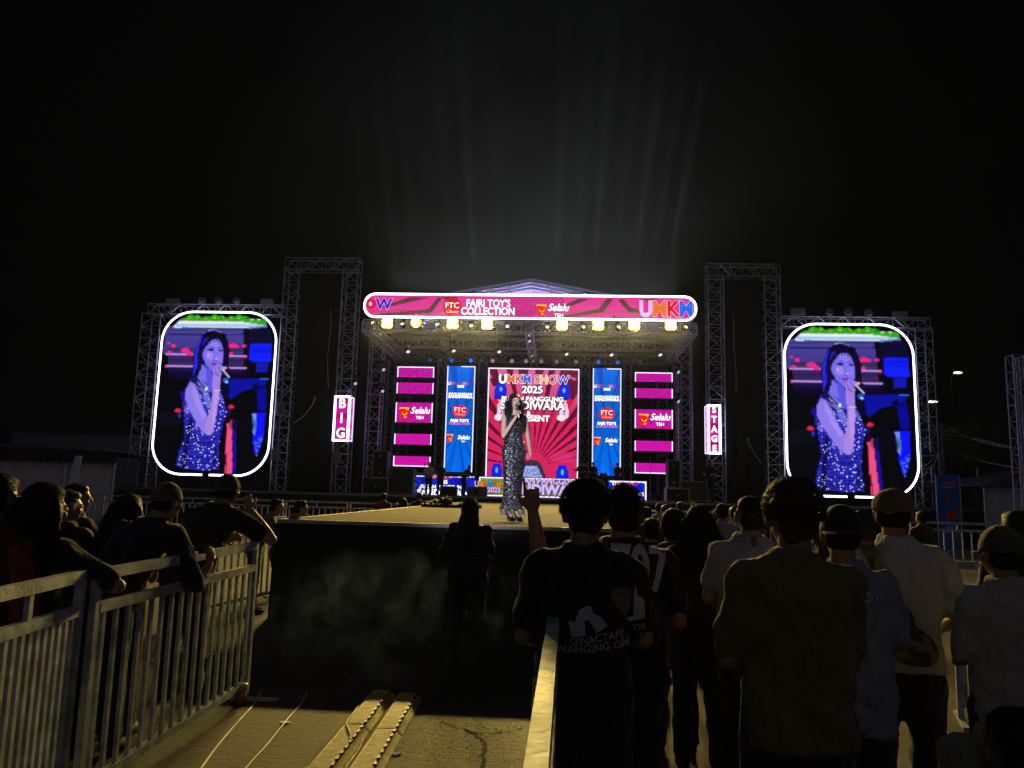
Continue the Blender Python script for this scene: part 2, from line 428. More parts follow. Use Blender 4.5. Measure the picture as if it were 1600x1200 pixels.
rf = thing('roof_canopy', 'pale violet fabric gable roof peaking over the stage', 'roof', (-.12, 30.7, 8.75))
ROOFM = mat('roof_fabric', (.72, .64, .86), .75, bump=(5, .3))
for sx in (-1, 1):
    vs = []; NXr, NYr = 16, 12
    for j in range(NYr+1):
        for i in range(NXr+1):
            t_ = i/NXr; vs.append((sx*6.7*(1-t_), 7*j/NYr, 1.36*t_+.03-.04*math.sin(math.pi*4*j/NYr)**2))
    MB().add(vs, [(j*(NXr+1)+i, j*(NXr+1)+i+1, (j+1)*(NXr+1)+i+1, (j+1)*(NXr+1)+i) for j in range(NYr) for i in range(NXr)]).build('fabric', ROOFM, rf, True)
    for k in range(1, 8):
        t_ = k/8; MB().box(sx*6.7*(1-t_)-.03, sx*6.7*(1-t_)+.03, 0, 7, 1.36*t_-.09, 1.36*t_-.03).build('purlin', ALU, rf)
# gable ribs of the roof seen over the sign
mb = MB()
for k in range(5):
    y = 31.2+k*1.3; mb.tube((-6.6, y, 8.78), (-.12, y, 10.02), .03).tube((6.4, y, 8.78), (-.12, y, 10.02), .03)
o = mb.build('roof_rib', ALU); o.parent = rf; o.matrix_parent_inverse = Matrix.Translation((.12, -30.7, -8.75))

# black backing cloths
def cloth(label, x0, x1, y, z0, z1, wv=.04, fr=5.0, name='black_drape'):
    r = MB(); N = max(12, int((x1-x0)*10)); K = 8; vs = []
    for j in range(K+1):
        for i in range(N+1):
            x = (x1-x0)*i/N; z = (z1-z0)*j/K
            vs.append((x, wv*(1.2-j/K)*math.sin(x*fr+.6*math.sin(z*2))+.05*noise.noise(Vector((x*.8, z*.5, x0))), z))
    r.add(vs, [(j*(N+1)+i, j*(N+1)+i+1, (j+1)*(N+1)+i+1, (j+1)*(N+1)+i) for j in range(K) for i in range(N)])
    o = r.build(name, BLACK, None, True); o.location = (x0, y, z0)
    sm = o.modifiers.new('thick', 'SOLIDIFY'); sm.thickness = .01
    return tag(o, label, 'drape', 'black drapes hung on the stage frames')
cloth('black drape filling the tall left frame', -9.84, -8.0, YS, ZD, 10.5)
cloth('black drape filling the tall right frame', 7.7, 9.28, YS, ZD, 10.4)
cloth('black drape behind the left video screen', -15.6, -10.4, YS+.45, ZD, 8.6)
cloth('black drape behind the right video screen', 9.95, 15.05, YS+.45, ZD, 8.4)
cloth('wide black backdrop closing the rear of the stage', -6.9, 6.6, 38.0, ZD, 7.6, .08, 4)
cloth('black side drape at the right wing of the stage', 6.55, 7.05, 31.6, ZD, 8.2, .05, 16)
cloth('black side drape at the left wing of the stage', -7.3, -6.9, 31.6, ZD, 8.2, .05, 16)
# ---------------------------------------------------------------- LED header sign
WHT = EM((255, 255, 255), 1.6); WH = EM((255, 250, 255), 1.1)
NEON = EM((225, 225, 255), 5.5)
def rrect(x0, x1, z0, z1, r, n=10):
    p = []
    for cx, cz, a0 in ((x1-r, z1-r, 90), (x0+r, z1-r, 180), (x0+r, z0+r, 270), (x1-r, z0+r, 0)):
        for k in range(n+1):
            a = rad(a0-90+90*k/n) if False else rad(a0-90+90*k/n)
            p.append((cx+r*math.cos(a), cz+r*math.sin(a)))
    return p
def outline(x0, x1, z0, z1, r):
    pts = []
    for cx, cz, a0 in ((x1-r, z1-r, 0), (x0+r, z1-r, 90), (x0+r, z0+r, 180), (x1-r, z0+r, 270)):
        for k in range(11):
            a = rad(a0+9*k); pts.append((cx+r*math.cos(a), cz+r*math.sin(a)))
    return pts
HY = 30.0
hs = thing('header_sign', 'long pink LED header with white neon edge spanning the stage roof', 'sign', (-.18, HY, 8.9))
X0, X1, Z0, Z1 = -6.62, 6.62, -.475, .475
MB().prism_y(outline(X0-.03, X1+.03, Z0-.03, Z1+.03, .45), .02, .22).build('casing', BLACKM, hs)
cv = Canvas(420, 32, ((570, 459), (1087, 463), (1087, 500), (570, 496)), (226, 58, 150))
cv.put((cv.Y-480)/40 > .1, (206, 40, 130), .5)
OL = (98, 62, 52)
for a in (([(588,483),(640,464),(668,464),(615,477)]), ([(640,464),(676,464),(600,482),(588,484)]), ([(586,492),(672,483),(686,464),(694,464),(677,489),(590,497)]),
          ([(690,464),(716,464),(722,480),(706,472)]), ([(760,466),(800,466),(788,470)]),
          ([(880,478),(906,466),(925,466),(884,482)]), ([(878,494),(938,482),(950,466),(960,466),(945,488),(880,497)]),
          ([(968,468),(976,466),(988,480),(1002,482),(1002,489),(984,487)]), ([(958,500),(962,491),(967,500)]), ([(1000,466),(1030,465),(1015,470)])):
    cv.poly(a, OL)
mk = (cv.X > 800) & (cv.X < 884)
an = np.arctan2(cv.Y-505, cv.X-842)/math.pi*34
cv.put(mk & ((an % 1) < .33) & (np.hypot(cv.X-842, cv.Y-505) > 14), (120, 18, 92), .8)
cv.poly([(570,496),(590,488),(600,497)], (230, 90, 60), .5)
cv.mesh('display', X0, X1, Z0, Z1, hs, 0, .42)
MB().path([(x, -.03, z) for x, z in outline(X0, X1, Z0, Z1, .44)], .042, 6, True).build('neon_border', NEON, hs)
def hpos(px, py, dy=-.015): p = atY(px, py, HY); return (p.x+.18, dy, p.z-8.9)
HB = (-.035, -.05, -.06)
def otext(name, body, size, cols, par, loc, off=.02, ocol=(255, 255, 255), ooff=.05, sx=1., os_=1.0, **k):
    if ocol is not None:
        text(name+'_outline', body, size, EM(ocol, os_), par, (loc[0], loc[1]+.006, loc[2]), off=ooff, sx=sx, ext=.004, **k)
    cl = cols if isinstance(cols, list) else [cols]
    o = text(name, body, size, cl[0], par, (loc[0], loc[1]-.006, loc[2]), off=off, sx=sx, ext=.004, cols=(cols if isinstance(cols, list) else None), **k)
    return o
RED, BLU, ORG, LIL, GRN = EM((225, 20, 45)), EM((40, 20, 225)), EM((235, 120, 35)), EM((222, 190, 255)), EM((80, 200, 70))
AZU = EM((30, 110, 240)); YEL = EM((250, 200, 60))
# O half cut by the rounded end, then W
MB().add([(math.cos(a)*.21, 0, math.sin(a)*.21) for a in np.linspace(0, 2*math.pi, 24, False)], [tuple(range(23, -1, -1))]).build('letter', RED, hs, loc=hpos(580, 475, -.012))
MB().add([(math.cos(a)*.07, 0, math.sin(a)*.09) for a in np.linspace(0, 2*math.pi, 16, False)], [tuple(range(15, -1, -1))]).build('letter_core', LIL, hs, loc=hpos(579, 475, -.02))
otext('lettering', 'W', .62, BLU, hs, hpos(600, 476, -.02), off=.035, ooff=.06, ocol=(240, 160, 190))
def disc(name, r, m, par, loc, rz=1.0, n=28):
    return MB().add([(math.cos(a)*r, 0, math.sin(a)*r*rz) for a in np.linspace(0, 2*math.pi, n, False)], [tuple(range(n-1, -1, -1))]).build(name, m, par, loc=loc)
def ftc(par, loc, r, rz=1.0):
    disc('round_logo', r, EM((222, 16, 36)), par, loc, rz)
    text('logo_lettering', 'FTC', r*.86, WH, par, (loc[0], loc[1]-.008, loc[2]+r*.16*rz), off=r*.022, sx=1.0)
    text('logo_lettering', 'Classy', r*.42, EM((255, 190, 190)), par, (loc[0], loc[1]-.008, loc[2]-r*.48*rz), off=.004, sx=1.25, shear=.3)
ftc(hs, hpos(706.5, 480, -.012), .38)
otext('lettering', "FAJRI TOY'S", .42, WHT, hs, hpos(763, 474.5, -.02), off=.022, ocol=None, sx=.82)
otext('lettering', 'COLLECTION', .42, WHT, hs, hpos(762.5, 487, -.02), off=.022, ocol=None, sx=.84)
def cup(par, loc, s):
    MB().add([(-.5*s,0,.42*s),(.5*s,0,.42*s),(.36*s,0,-.6*s),(-.36*s,0,-.6*s)], [(3,2,1,0)]).build('cup_logo', EM((232, 36, 20)), par, loc=loc)
    m = MB(); m.add([(-.56*s,0,.42*s),(.56*s,0,.42*s),(.5*s,0,.56*s),(-.5*s,0,.56*s)], [(3,2,1,0)])
    m.add([(.0,0,.4*s),(.45*s,0,.25*s),(.5*s,0,.4*s)], [(2,1,0)]).add([(-.24*s,0,.06*s),(.04*s,0,-.2*s),(.34*s,0,.12*s),(.3*s,0,-.14*s),(.05*s,0,-.32*s),(-.2*s,0,-.14*s)], [(5,4,3,2,1,0)])
    m.add([(0,0,-.4*s),(.28*s,0,-.36*s),(.2*s,0,-.55*s),(.02*s,0,-.56*s)], [(3,2,1,0)])
    m.build('cup_logo_mark', EM((255, 170, 40), 1.2), par, loc=(loc[0], loc[1]-.006, loc[2]))
cup(hs, hpos(846, 484, -.012), .38)
text('lettering', 'Selalu', .42, WHT, hs, hpos(872, 481, -.02), off=.012, sx=.85, shear=.35)
text('lettering', 'TEH', .2, WHT, hs, hpos(873, 493, -.02), off=.004)
otext('lettering', 'UMKM', .86, [LIL, ORG, RED, AZU], hs, hpos(1041, 484, -.02), off=.045, ooff=.075, ocol=(250, 190, 215), sx=.84)

# ---------------------------------------------------------------- blinders and moving heads
G8 = 'yellow blinder lamps under the header sign'
ords = ['leftmost', 'second', 'third', 'fourth', 'fifth', 'sixth', 'seventh', 'rightmost']
BLM = EM((255, 222, 90), 12)
for i, (px, py) in enumerate(((605, 505), (650, 504), (707, 506), (761, 507), (878, 508), (935, 508), (991, 508), (1048, 508))):
    p = atY(px, py, HY+.05)
    r = thing('blinder_lamp', ('leftmost glowing yellow blinder under the sign' if i == 0 else 'rightmost glowing yellow blinder under the sign' if i == 7 else '%s glowing yellow blinder from the left under the sign' % ords[i]), 'stage lamp', p, 0, G8)
    MB().bbox(-.24, .24, 0, .2, -.2, .2, .03).build('housing', BLACKM, r)
    MB().tube((-.28, .1, 0), (-.28, .1, .3), .015).tube((.28, .1, 0), (.28, .1, .3), .015).tube((-.28, .1, .3), (.28, .1, .3), .015).build('yoke', BLACKM, r)
    for sx in (-1, 1):
        for sz in (-1, 1):
            if i == 1 and sx > 0: continue
            if sx < 0 and sz < 0: MB().prism_y(outline(-.23, .23, -.22, .22, .2), -.012, -.003).build('glow_plate', EM((255, 188, 36), 1.5), r)  # emissive plate paints the yellow ring of light around the bulbs
            MB().lathe([(.001, -.035), (.08, -.03), (.1, -.01), (.1, .0)], (sx*.115 if i != 1 else 0, -.002, sz*.1), 14, 'Y').build('bulb', BLM, r)
    l = bpy.data.lights.new('blinder_light', 'AREA'); l.shape = 'DISK'; l.size = .26; l.spread = rad(112)
    l.color = (1.0, .71, .17); l.energy = 390 if i != 1 else 250
    lo = bpy.data.objects.new('blinder_light', l); C.objects.link(lo); lo.parent = r; lo.location = (0, -.08, 0)
    lo.rotation_euler = (rad(-76), 0, 0)   # toward the crowd (-Y), slightly down
    lo.visible_camera = True
G9 = 'small moving head lamps hung from the roof beams'
def moving_head(p, label, s=1.0, tilt=20, pan=0, glow=None):
    r = thing('moving_head_lamp', label, 'stage lamp', p, pan, G9)
    MB().bbox(-.15*s, .15*s, -.12*s, .12*s, .24*s, .34*s, .02).build('base', BLACKM, r)
    MB().box(-.17*s, -.13*s, -.05*s, .05*s, -.06*s, .25*s).box(.13*s, .17*s, -.05*s, .05*s, -.06*s, .25*s).box(-.13*s, .13*s, -.05*s, .05*s, .2*s, .239*s).build('yoke', mat('lamp_yoke', (.1, .1, .11), .4, .4), r)
    h = MB().lathe([(.06*s, .14*s), (.1*s, .08*s), (.11*s, -.1*s), (.095*s, -.14*s)], (0, 0, 0), 14, 'Y').build('head', BLACKM, r, True)
    h.rotation_euler = (rad(tilt), 0, 0)
    q = MB().lathe([(.0, -.145*s), (.085*s, -.142*s), (.085*s, -.13*s)], (0, 0, 0), 14, 'Y').build('lens', glow or mat('lens_glass', (.3, .3, .34), .15, .3), r)
    q.rotation_euler = (rad(tilt), 0, 0)
    return r
for i, (px, py) in enumerate(((584, 507), (630, 509), (684, 510), (737, 512), (793, 513), (855, 514), (911, 514), (966, 514), (1070, 514))):
    w = ['just left of the leftmost blinder', 'between the first and second blinder', 'between the second and third blinder', 'between the third and fourth blinder', 'just right of the fourth blinder', 'just left of the fifth blinder', 'between the fifth and sixth blinder', 'between the sixth and seventh blinder', 'just right of the rightmost blinder'][i]
    moving_head(atY(px, py, 30.35), 'small lit moving head lamp '+w, .8, -30, rad(-20+5*i), EM((255, 240, 190), 2.5))
for i, (px, py) in enumerate(((637, 546), (708, 545), (779, 546), (884, 550), (954, 551), (1030, 551))):
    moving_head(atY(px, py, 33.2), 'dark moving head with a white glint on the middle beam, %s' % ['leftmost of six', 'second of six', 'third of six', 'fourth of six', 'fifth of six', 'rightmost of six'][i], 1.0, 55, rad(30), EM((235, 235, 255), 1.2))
for i, (px, py, y) in enumerate(((825, 520, 31.2), (825, 530, 32.2), (827, 541, 33.5), (829, 553, 34.8), (831, 562, 35.8))):
    moving_head(atY(px, py, y), 'moving head on the central roof beam, %s from the front' % ['first', 'second', 'third', 'fourth', 'fifth'][i], .9, 50, rad(60), EM((225, 228, 255), 1.4 if i < 2 else .7))
G10 = 'row of small par cans above the screens'
for i, (px, c) in enumerate(((672, (30, 60, 110)), (689, (30, 50, 90)), (706, (30, 90, 200)), (736, (40, 110, 230)), (752, (60, 60, 80)), (770, (150, 110, 130)), (800, (150, 110, 130)), (822, (140, 110, 130)), (846, (120, 100, 120)), (870, (110, 100, 120)), (900, (130, 90, 90)), (935, (30, 90, 220)), (965, (30, 90, 200)), (1000, (40, 45, 60)))):
    p = atY(px, 563+(px-670)*.012, 35.6)
    r = thing('par_can', 'small par can in the row above the screens, %s from the left' % ['first', 'second', 'third', 'fourth', 'fifth', 'sixth', 'seventh', 'eighth', 'ninth', 'tenth', 'eleventh', 'twelfth', 'thirteenth', 'last'][i], 'stage lamp', p, 0, G10)
    MB().lathe([(.06, .16), (.11, .1), (.12, -.08)], (0, 0, 0), 12, 'Y').build('can', BLACKM, r, True)
    MB().lathe([(.0, -.082), (.1, -.081), (.1, -.07)], (0, 0, 0), 12, 'Y').build('lens', EM(c, 1.0), r)
    MB().tube((0, 0, .1), (0, 0, .3), .012).build('clamp', BLACKM, r)
# lamps on top of the side frames
for sx, y0 in ((0, 0), (1, 0)):
    for j, (px, py) in enumerate(((270, 472), (316, 470), (342, 470), (370, 470), (418, 472)) if not sx else ((1247, 487), (1296, 488), (1325, 488), (1357, 489), (1406, 492))):
        p = atY(px, py, YS)
        sd = 'right' if sx else 'left'
        if j in (0, 4):
            r = thing('flood_lamp', 'unlit rectangular floodlight at the %s end above the %s video screen' % ('outer' if (j == 0) != bool(sx) else 'inner', sd), 'stage lamp', p, 0, 'unlit floodlights on the screen frames')
            MB().bbox(-.28, .28, -.08, .08, -.13, .13, .02).build('housing', mat('flood_grey', (.25, .25, .26), .5), r)
            MB().tube((0, 0, -.13), (0, 0, -.26), .02).build('bracket', ALU, r)
        else:
            r = thing('round_lamp', 'unlit round lamp on the %s screen frame, %s of three' % (sd, ['', 'left one', 'middle one', 'right one'][j]), 'stage lamp', p, 0, 'unlit round lamps on the screen frames')
            MB().lathe([(.05, .14), (.14, .08), (.16, -.06), (.13, -.12), (0.001, -.12)], (0, 0, 0), 14, 'Y').build('housing', mat('flood_grey', (.25, .25, .26), .5), r, True)
            MB().tube((0, 0, -.1), (0, 0, -.26), .02).build('bracket', ALU, r)

# ---------------------------------------------------------------- side screens with the singer's picture
def singer_picture():
    cv = Canvas(132, 176, ((95, 45), (880, 52), (814, 1178), (-17, 1170)), (7, 7, 13))
    n = cv.rng.rand(cv.h, cv.w)
    w = np.clip((cv.Y-150)/350, 0, 1)
    wall = np.stack([.03+.05*(1-w), .025+.04*(1-w), .22+.1*(1-w)], -1)
    k = ((cv.X > 120-.12*cv.Y+0) & (cv.X < 690) & (cv.Y > 150) & (cv.Y < 345))[..., None]; cv.img = cv.img*(1-k)+wall*k
    for y0, y1, c in ((165, 178, (60, 60, 110)), (200, 212, (35, 35, 120)), (262, 270, (80, 50, 140)), (300, 330, (60, 50, 80))): cv.rect(112, y0, 690, y1, c)
    cv.rect(112, 350, 690, 425, (62, 40, 96)); cv.rect(112, 380, 690, 395, (44, 34, 90)); cv.rect(112, 438, 670, 500, (28, 16, 70)); cv.rect(120, 470, 670, 520, (16, 8, 40))
    cv.rect(640, 160, 690, 500, (10, 8, 30))
    for y in (347, 430): cv.line(100, y-2, 285, y, 9, (190, 150, 225)); cv.line(540, y+8, 662, y+10, 9, (190, 150, 225))
    for x, y, a, b in ((152, 288, 17, 13), (118, 270, 9, 8), (235, 320, 33, 17), (262, 342, 22, 14), (122, 335, 16, 13), (565, 285, 32, 16), (595, 290, 14, 12), (645, 285, 14, 9), (555, 340, 14, 11), (655, 362, 14, 6), (98, 432, 6, 9), (545, 365, 5, 5)):
        cv.ell(x, y, a, b, (255, 40, 140))
    cv.poly([(150,150),(215,95),(760,98),(800,140),(790,158),(160,158)], (232, 250, 240))
    cv.rect(170, 132, 790, 152, (170, 220, 245)); cv.rect(190, 112, 760, 128, (255, 255, 255))
    top = 75+8*np.sin(cv.X/26.)+5*np.sin(cv.X/9.)+np.where(cv.X > 640, (cv.X-640)*.25, 0)+np.where(cv.X < 260, (260-cv.X)*.35, 0)
    cv.put((cv.Y > top) & (cv.Y < 112+(cv.X > 600)*(cv.X-600)*.14) & (cv.X > 200) & (cv.X < 800), (40, 185, 30))
    dots = (np.sin(cv.X/9.)*np.sin(cv.Y/8.) > .45) & (cv.Y > top+6) & (cv.Y < 112) & (cv.X > 210) & (cv.X < 790); cv.put(dots, (190, 215, 30))
    cv.put(dots & (n > .7), (10, 70, 15))
    cv.poly([(675,165),(800,150),(830,180),(832,268),(680,268)], (14, 12, 48)); cv.line(680, 160, 800, 146, 10, (120, 130, 190))
    cv.poly([(688,278),(700,270),(836,272),(834,394),(700,394),(682,380)], (20, 36, 255)); cv.put(cv.inpoly([(690,290),(830,280),(830,330),(690,330)]), (10, 20, 225), .6)
    cv.rect(730, 404, 808, 470, (22, 26, 175)); cv.poly([(535,520),(810,508),(790,560),(640,600),(560,655),(530,640)], (12, 18, 160))
    cv.poly([(700,560),(745,540),(760,620),(720,600)], (6, 8, 60)); cv.poly([(735,590),(800,570),(800,735),(745,735)], (10, 10, 150)); cv.line(760, 517, 812, 515, 7, (60, 130, 230))
    cv.poly([(705,752),(800,748),(785,900),(760,985),(738,1045),(722,1010),(712,940)], (16, 22, 250)); cv.poly([(705,755),(732,753),(735,850),(722,900),(710,880)], (110, 160, 245))
    cv.put(cv.inpoly([(712,940),(785,900),(760,985),(738,1045)]) & (n > .7), (90, 140, 255))
    cv.rect(566, 800, 592, 1160, (26, 18, 150)); cv.poly([(528,815),(562,800),(566,1160),(514,1160)], (255, 84, 128)); cv.rect(520, 1020, 528, 1160, (120, 20, 60))
    cv.ell(640, 830, 110, 70, (10, 9, 22), .7, 1); cv.ell(110, 800, 120, 60, (20, 22, 40), .35, 1)
    cv.ell(180, 738, 22, 14, (235, 40, 80)); cv.ell(192, 770, 10, 16, (40, 60, 190)); cv.ell(212, 630, 14, 30, (20, 20, 130)); cv.ell(556, 710, 20, 12, (235, 40, 80)); cv.ell(540, 745, 10, 22, (30, 24, 110)); cv.ell(535, 790, 18, 34, (28, 6, 34))
    # hair behind
    cv.poly([(430,172),(470,178),(505,200),(532,245),(545,320),(538,420),(530,530),(545,600),(520,640),(480,560),(470,420),(340,430),(300,520),(280,500),(290,420),(288,350),(320,280),(350,215),(390,182)], (14, 10, 46))
    cv.poly([(360,215),(330,290),(318,360),(322,430),(300,470),(286,505),(296,420),(300,340),(330,260)], (44, 44, 235)); cv.poly([(400,225),(345,300),(335,400),(330,330),(372,235)], (36, 36, 200))
    cv.line(395, 178, 440, 174, 9, (150, 160, 230)); cv.line(440, 174, 486, 190, 7, (120, 130, 210)); cv.ell(425, 200, 45, 22, (8, 5, 16)); cv.ell(490, 215, 30, 18, (10, 6, 24))
    # neck and chest
    cv.poly([(352,410),(420,470),(440,560),(440,620),(400,610),(350,560),(315,505),(335,490)], (96, 92, 225)); cv.poly([(350,420),(378,450),(385,540),(345,520),(325,500)], (126, 122, 240))
    # face
    cv.poly([(372,300),(398,262),(430,238),(468,238),(490,275),(500,330),(500,380),(488,425),(460,452),(436,474),(412,462),(385,425),(362,380),(352,350)], (132, 118, 238))
    cv.ell(405, 356, 30, 36, (176, 146, 250), .9, 1); cv.ell(478, 362, 18, 40, (150, 132, 255), .8, 1); cv.ell(440, 275, 40, 28, (150, 140, 245), .8, 1)
    cv.poly([(360,400),(395,430),(430,474),(410,468),(378,430)], (78, 70, 200)); cv.ell(415, 313, 24, 8, (36, 26, 110)); cv.ell(416, 313, 9, 4, (14, 8, 50)); cv.ell(482, 320, 15, 7, (44, 34, 130)); cv.ell(398, 352, 6, 5, (240, 225, 255)); cv.ell(452, 378, 7, 6, (235, 215, 255))
    cv.line(398, 298, 432, 294, 4, (60, 46, 150)); cv.line(470, 300, 492, 306, 4, (60, 46, 150)); cv.line(450, 320, 456, 375, 5, (160, 146, 250)); cv.ell(446, 390, 10, 5, (90, 66, 190)); cv.ell(434, 414, 19, 9, (120, 36, 150)); cv.ell(436, 420, 12, 4, (190, 90, 190))
    for q in ((440,180,404,272),(450,190,428,262),(462,195,446,262),(468,195,470,268),(476,205,492,275),(430,185,386,290),(420,180,368,310)): cv.line(*q, 5, (18, 12, 60))
    cv.ell(348, 392, 7, 9, (230, 230, 255)); cv.poly([(330,300),(362,290),(352,350),(356,400),(340,470),(318,440)], (20, 14, 70))
    # dress
    D = cv.inpoly([(300,500),(330,520),(380,590),(440,620),(470,600),(506,670),(524,750),(500,830),(486,900),(470,980),(472,1135),(350,1142),(215,1132),(165,1112),(190,1010),(225,920),(226,800),(212,690),(235,590),(262,530)])
    cv.put(D, (30, 26, 150)); row = (np.floor(cv.Y/12) % 2 == 0) & (cv.Y > 640); cv.put(D & row, (48, 48, 200)); cv.put(D & (n > .84), (62, 66, 210)); cv.put(D & (n > .965), (200, 205, 255)); cv.put(D & (n < .2), (12, 10, 70))
    cv.put(cv.inpoly([(262,800),(290,790),(268,900),(250,1000),(238,1135),(200,1125),(222,980),(240,900)]), (10, 8, 44), .85); cv.put(cv.inpoly([(440,980),(460,960),(455,1130),(430,1135)]), (16, 14, 80), .7)
    cv.poly([(300,500),(330,520),(380,590),(420,660),(400,700),(350,610),(305,545),(262,540)], (24, 18, 92)); cv.put(cv.inpoly([(310,520),(380,600),(400,690),(340,590)]) & (n > .6), (150, 150, 235))
    cv.poly([(352,600),(395,610),(425,690),(420,712),(385,715),(362,650)], (112, 122, 224)); cv.poly([(475,600),(500,650),(488,690),(470,640)], (90, 100, 220))
    cv.poly([(235,700),(262,740),(240,760),(224,740)], (120, 110, 230))
    before = cv.img.copy()
    # arms, hand, microphone
    cv.poly([(268,540),(300,552),(330,620),(362,720),(385,765),(425,868),(412,905),(385,905),(348,880),(300,800),(252,715),(230,650),(238,590)], (150, 134, 238)); cv.poly([(290,560),(320,620),(350,700),(380,770),(360,800),(310,700),(285,620)], (172, 156, 250), .8)
    cv.poly([(385,905),(372,860),(392,780),(415,700),(428,590),(474,598),(470,660),(452,770),(430,880),(412,908)], (178, 146, 228)); cv.poly([(440,600),(470,600),(448,770),(428,860),(425,780)], (206, 164, 236), .8)
    cv.poly([(424,600),(424,520),(432,455),(452,420),(490,424),(512,436),(516,452),(494,462),(484,500),(476,600)], (170, 140, 232)); 
    for q in ((452,426,440,500),(468,428,452,500),(482,432,466,500)): cv.line(*q, 4, (104, 80, 190))
    cv.line(428, 592, 476, 596, 5, (230, 215, 255)); cv.poly([(482,462),(500,452),(545,520),(532,545),(508,545),(495,510)], (10, 8, 30)); cv.line(494, 452, 540, 506, 10, (225, 215, 235)); cv.ell(518, 524, 20, 16, (24, 96, 220)); cv.ell(522, 538, 12, 7, (160, 230, 250))
    cv.line(330, 515, 384, 580, 4, (170, 170, 240)); cv.ell(383, 585, 10, 14, (225, 255, 245)); cv.ell(512, 440, 12, 9, (225, 180, 220))
    cv.poly([(476,560),(535,560),(540,640),(500,660),(480,600)], (12, 8, 44))
    armm = np.abs(cv.img-before).sum(-1) > 1e-6
    for _ in range(1):          # a camera picture has soft edges
        p = np.pad(cv.img, ((1, 1), (1, 1), (0, 0)), 'edge'); b = (p[:-2, 1:-1]+p[2:, 1:-1]+p[1:-1, :-2]+p[1:-1, 2:])/4; cv.img = cv.img*.55+b*.45
    cv.img *= (.90+.12*cv.rng.rand(cv.h, cv.w))[..., None]*np.array([.92, .86, 1.0])
    cv.img += ((cv.Y > 620) & D & (n > .955) & ~armm)[..., None]*np.array([.35, .35, .5])
    return cv
pic = singer_picture()
def side_screen(label, x0, x1, z0, z1):
    cx, cz = (x0+x1)/2, (z0+z1)/2; hw, hh = (x1-x0)/2, (z1-z0)/2
    r = thing('video_screen', label, 'video screen', (cx, YS-.3, cz), 0, 'tall rounded video screens showing the singer')
    MB().prism_y(outline(-hw-.04, hw+.04, -hh-.04, hh+.04, 1.3), .03, .25).build('casing', BLACKM, r)
    pic.mesh('display', -hw, hw, -hh, hh, r, 0, 1.22)
    pts = outline(-hw, hw, -hh, hh, 1.26)
    # the tube opens at a small gap at the bottom
    gap = [(-hw+1.26, -hh), (-.25*hw, -hh)]
    left = pts[11:33]
    o1 = [(0, hh)]+[(x, z) for x, z in pts[11:33]]+[(-.10*hw, -hh)]
    o2 = [(.02*hw, -hh)]+[(x, z) for x, z in pts[33:44]]+[(x, z) for x, z in pts[0:11]]+[(0, hh)]
    MB().path([(x, -.04, z) for x, z in o1], .038, 6).path([(x, -.04, z) for x, z in o2], .038, 6).build('neon_border', NEON, r)
    MB().box(-.10*hw, .02*hw, -.06, .02, -hh-.08, -hh+.08).build('cable_box', BLACKM, r)
    return r
side_screen('left tall rounded video screen showing a woman singing', -15.5, -10.62, 1.93, 8.7)
side_screen('right tall rounded video screen showing a woman singing', 10.02, 14.98, 1.72, 8.5)

# ---------------------------------------------------------------- rear LED wall
LY = 35.0
def ledpanel(name, label, x0, x1, z0, z1, y, group, cvs, dots=.18, border=None, bw=.035):
    cx, cz = (x0+x1)/2, (z0+z1)/2; hw, hh = (x1-x0)/2, (z1-z0)/2
    r = thing(name, label, 'led panel', (cx, y, cz), 0, group)
    MB().box(-hw-.03, hw+.03, .01, .13, -hh-.03, hh+.03).build('casing', BLACKM, r)
    cvs.mesh('display', -hw, hw, -hh, hh, r, 0, dots=dots)
    if border:
        m = MB(); y0, y1 = -.012, -.002
        if 'L' in border: m.box(-hw, -hw+bw, y0, y1, -hh, hh)
        if 'R' in border: m.box(hw-bw, hw, y0, y1, -hh, hh)
        if 'T' in border: m.box(-hw+bw, hw-bw, y0, y1, hh-bw, hh)
        if 't' in border: m.box(0, hw-bw, y0, y1, hh-bw, hh)
        if 'B' in border: m.box(-hw+bw, hw-bw, y0, y1, -hh, -hh+bw)
        m.build('light_edge', EM((235, 225, 255), 1.5), r)
    return r
# centre
CX0, CX1, CZ0, CZ1 = -2.17, 2.02, 2.1, 7.23
cv = Canvas(110, 134, ((762, 574), (905, 577), (903, 748), (759, 748)), (226, 40, 100))
up_ = np.clip((650-cv.Y)/80, 0, 1)[..., None]; cv.img = cv.img*(1-up_*.85)+np.array(lin((246, 118, 178)))*up_*.85
an = np.arctan2(cv.Y-728, (cv.X-833))
for a, w in ((-172, 1.6), (-160, 1.5), (-148, 2.2), (-137, 2.4), (-125, 2.6), (-113, 2), (-104, 1.6), (-96, 1.6), (-87, 1.8), (-79, 1.8), (-70, 2), (-61, 2.4), (-52, 2.4), (-43, 2.6), (-34, 2.2), (-24, 2), (-14, 1.6)):
    cv.put((np.abs(an-rad(a)) < rad(w)*(.5+np.hypot(cv.X-833, cv.Y-728)/260)) & (np.hypot(cv.X-833, cv.Y-728) > 24), (112, 10, 50))
cv.poly([(764,592),(790,586),(796,600),(770,604)], (92, 18, 52)); cv.poly([(808,575),(826,575),(822,590),(812,590)], (110, 24, 66)); cv.poly([(840,577),(850,577),(846,590),(838,590)], (120, 24, 66)); cv.poly([(876,577),(904,580),(904,592),(880,586),(872,590)], (120, 22, 62)); cv.poly([(872,600),(882,588),(900,596),(902,612),(890,622)], (110, 20, 60))
cv.ell(833, 640, 52, 26, (228, 40, 90), .5, 1)
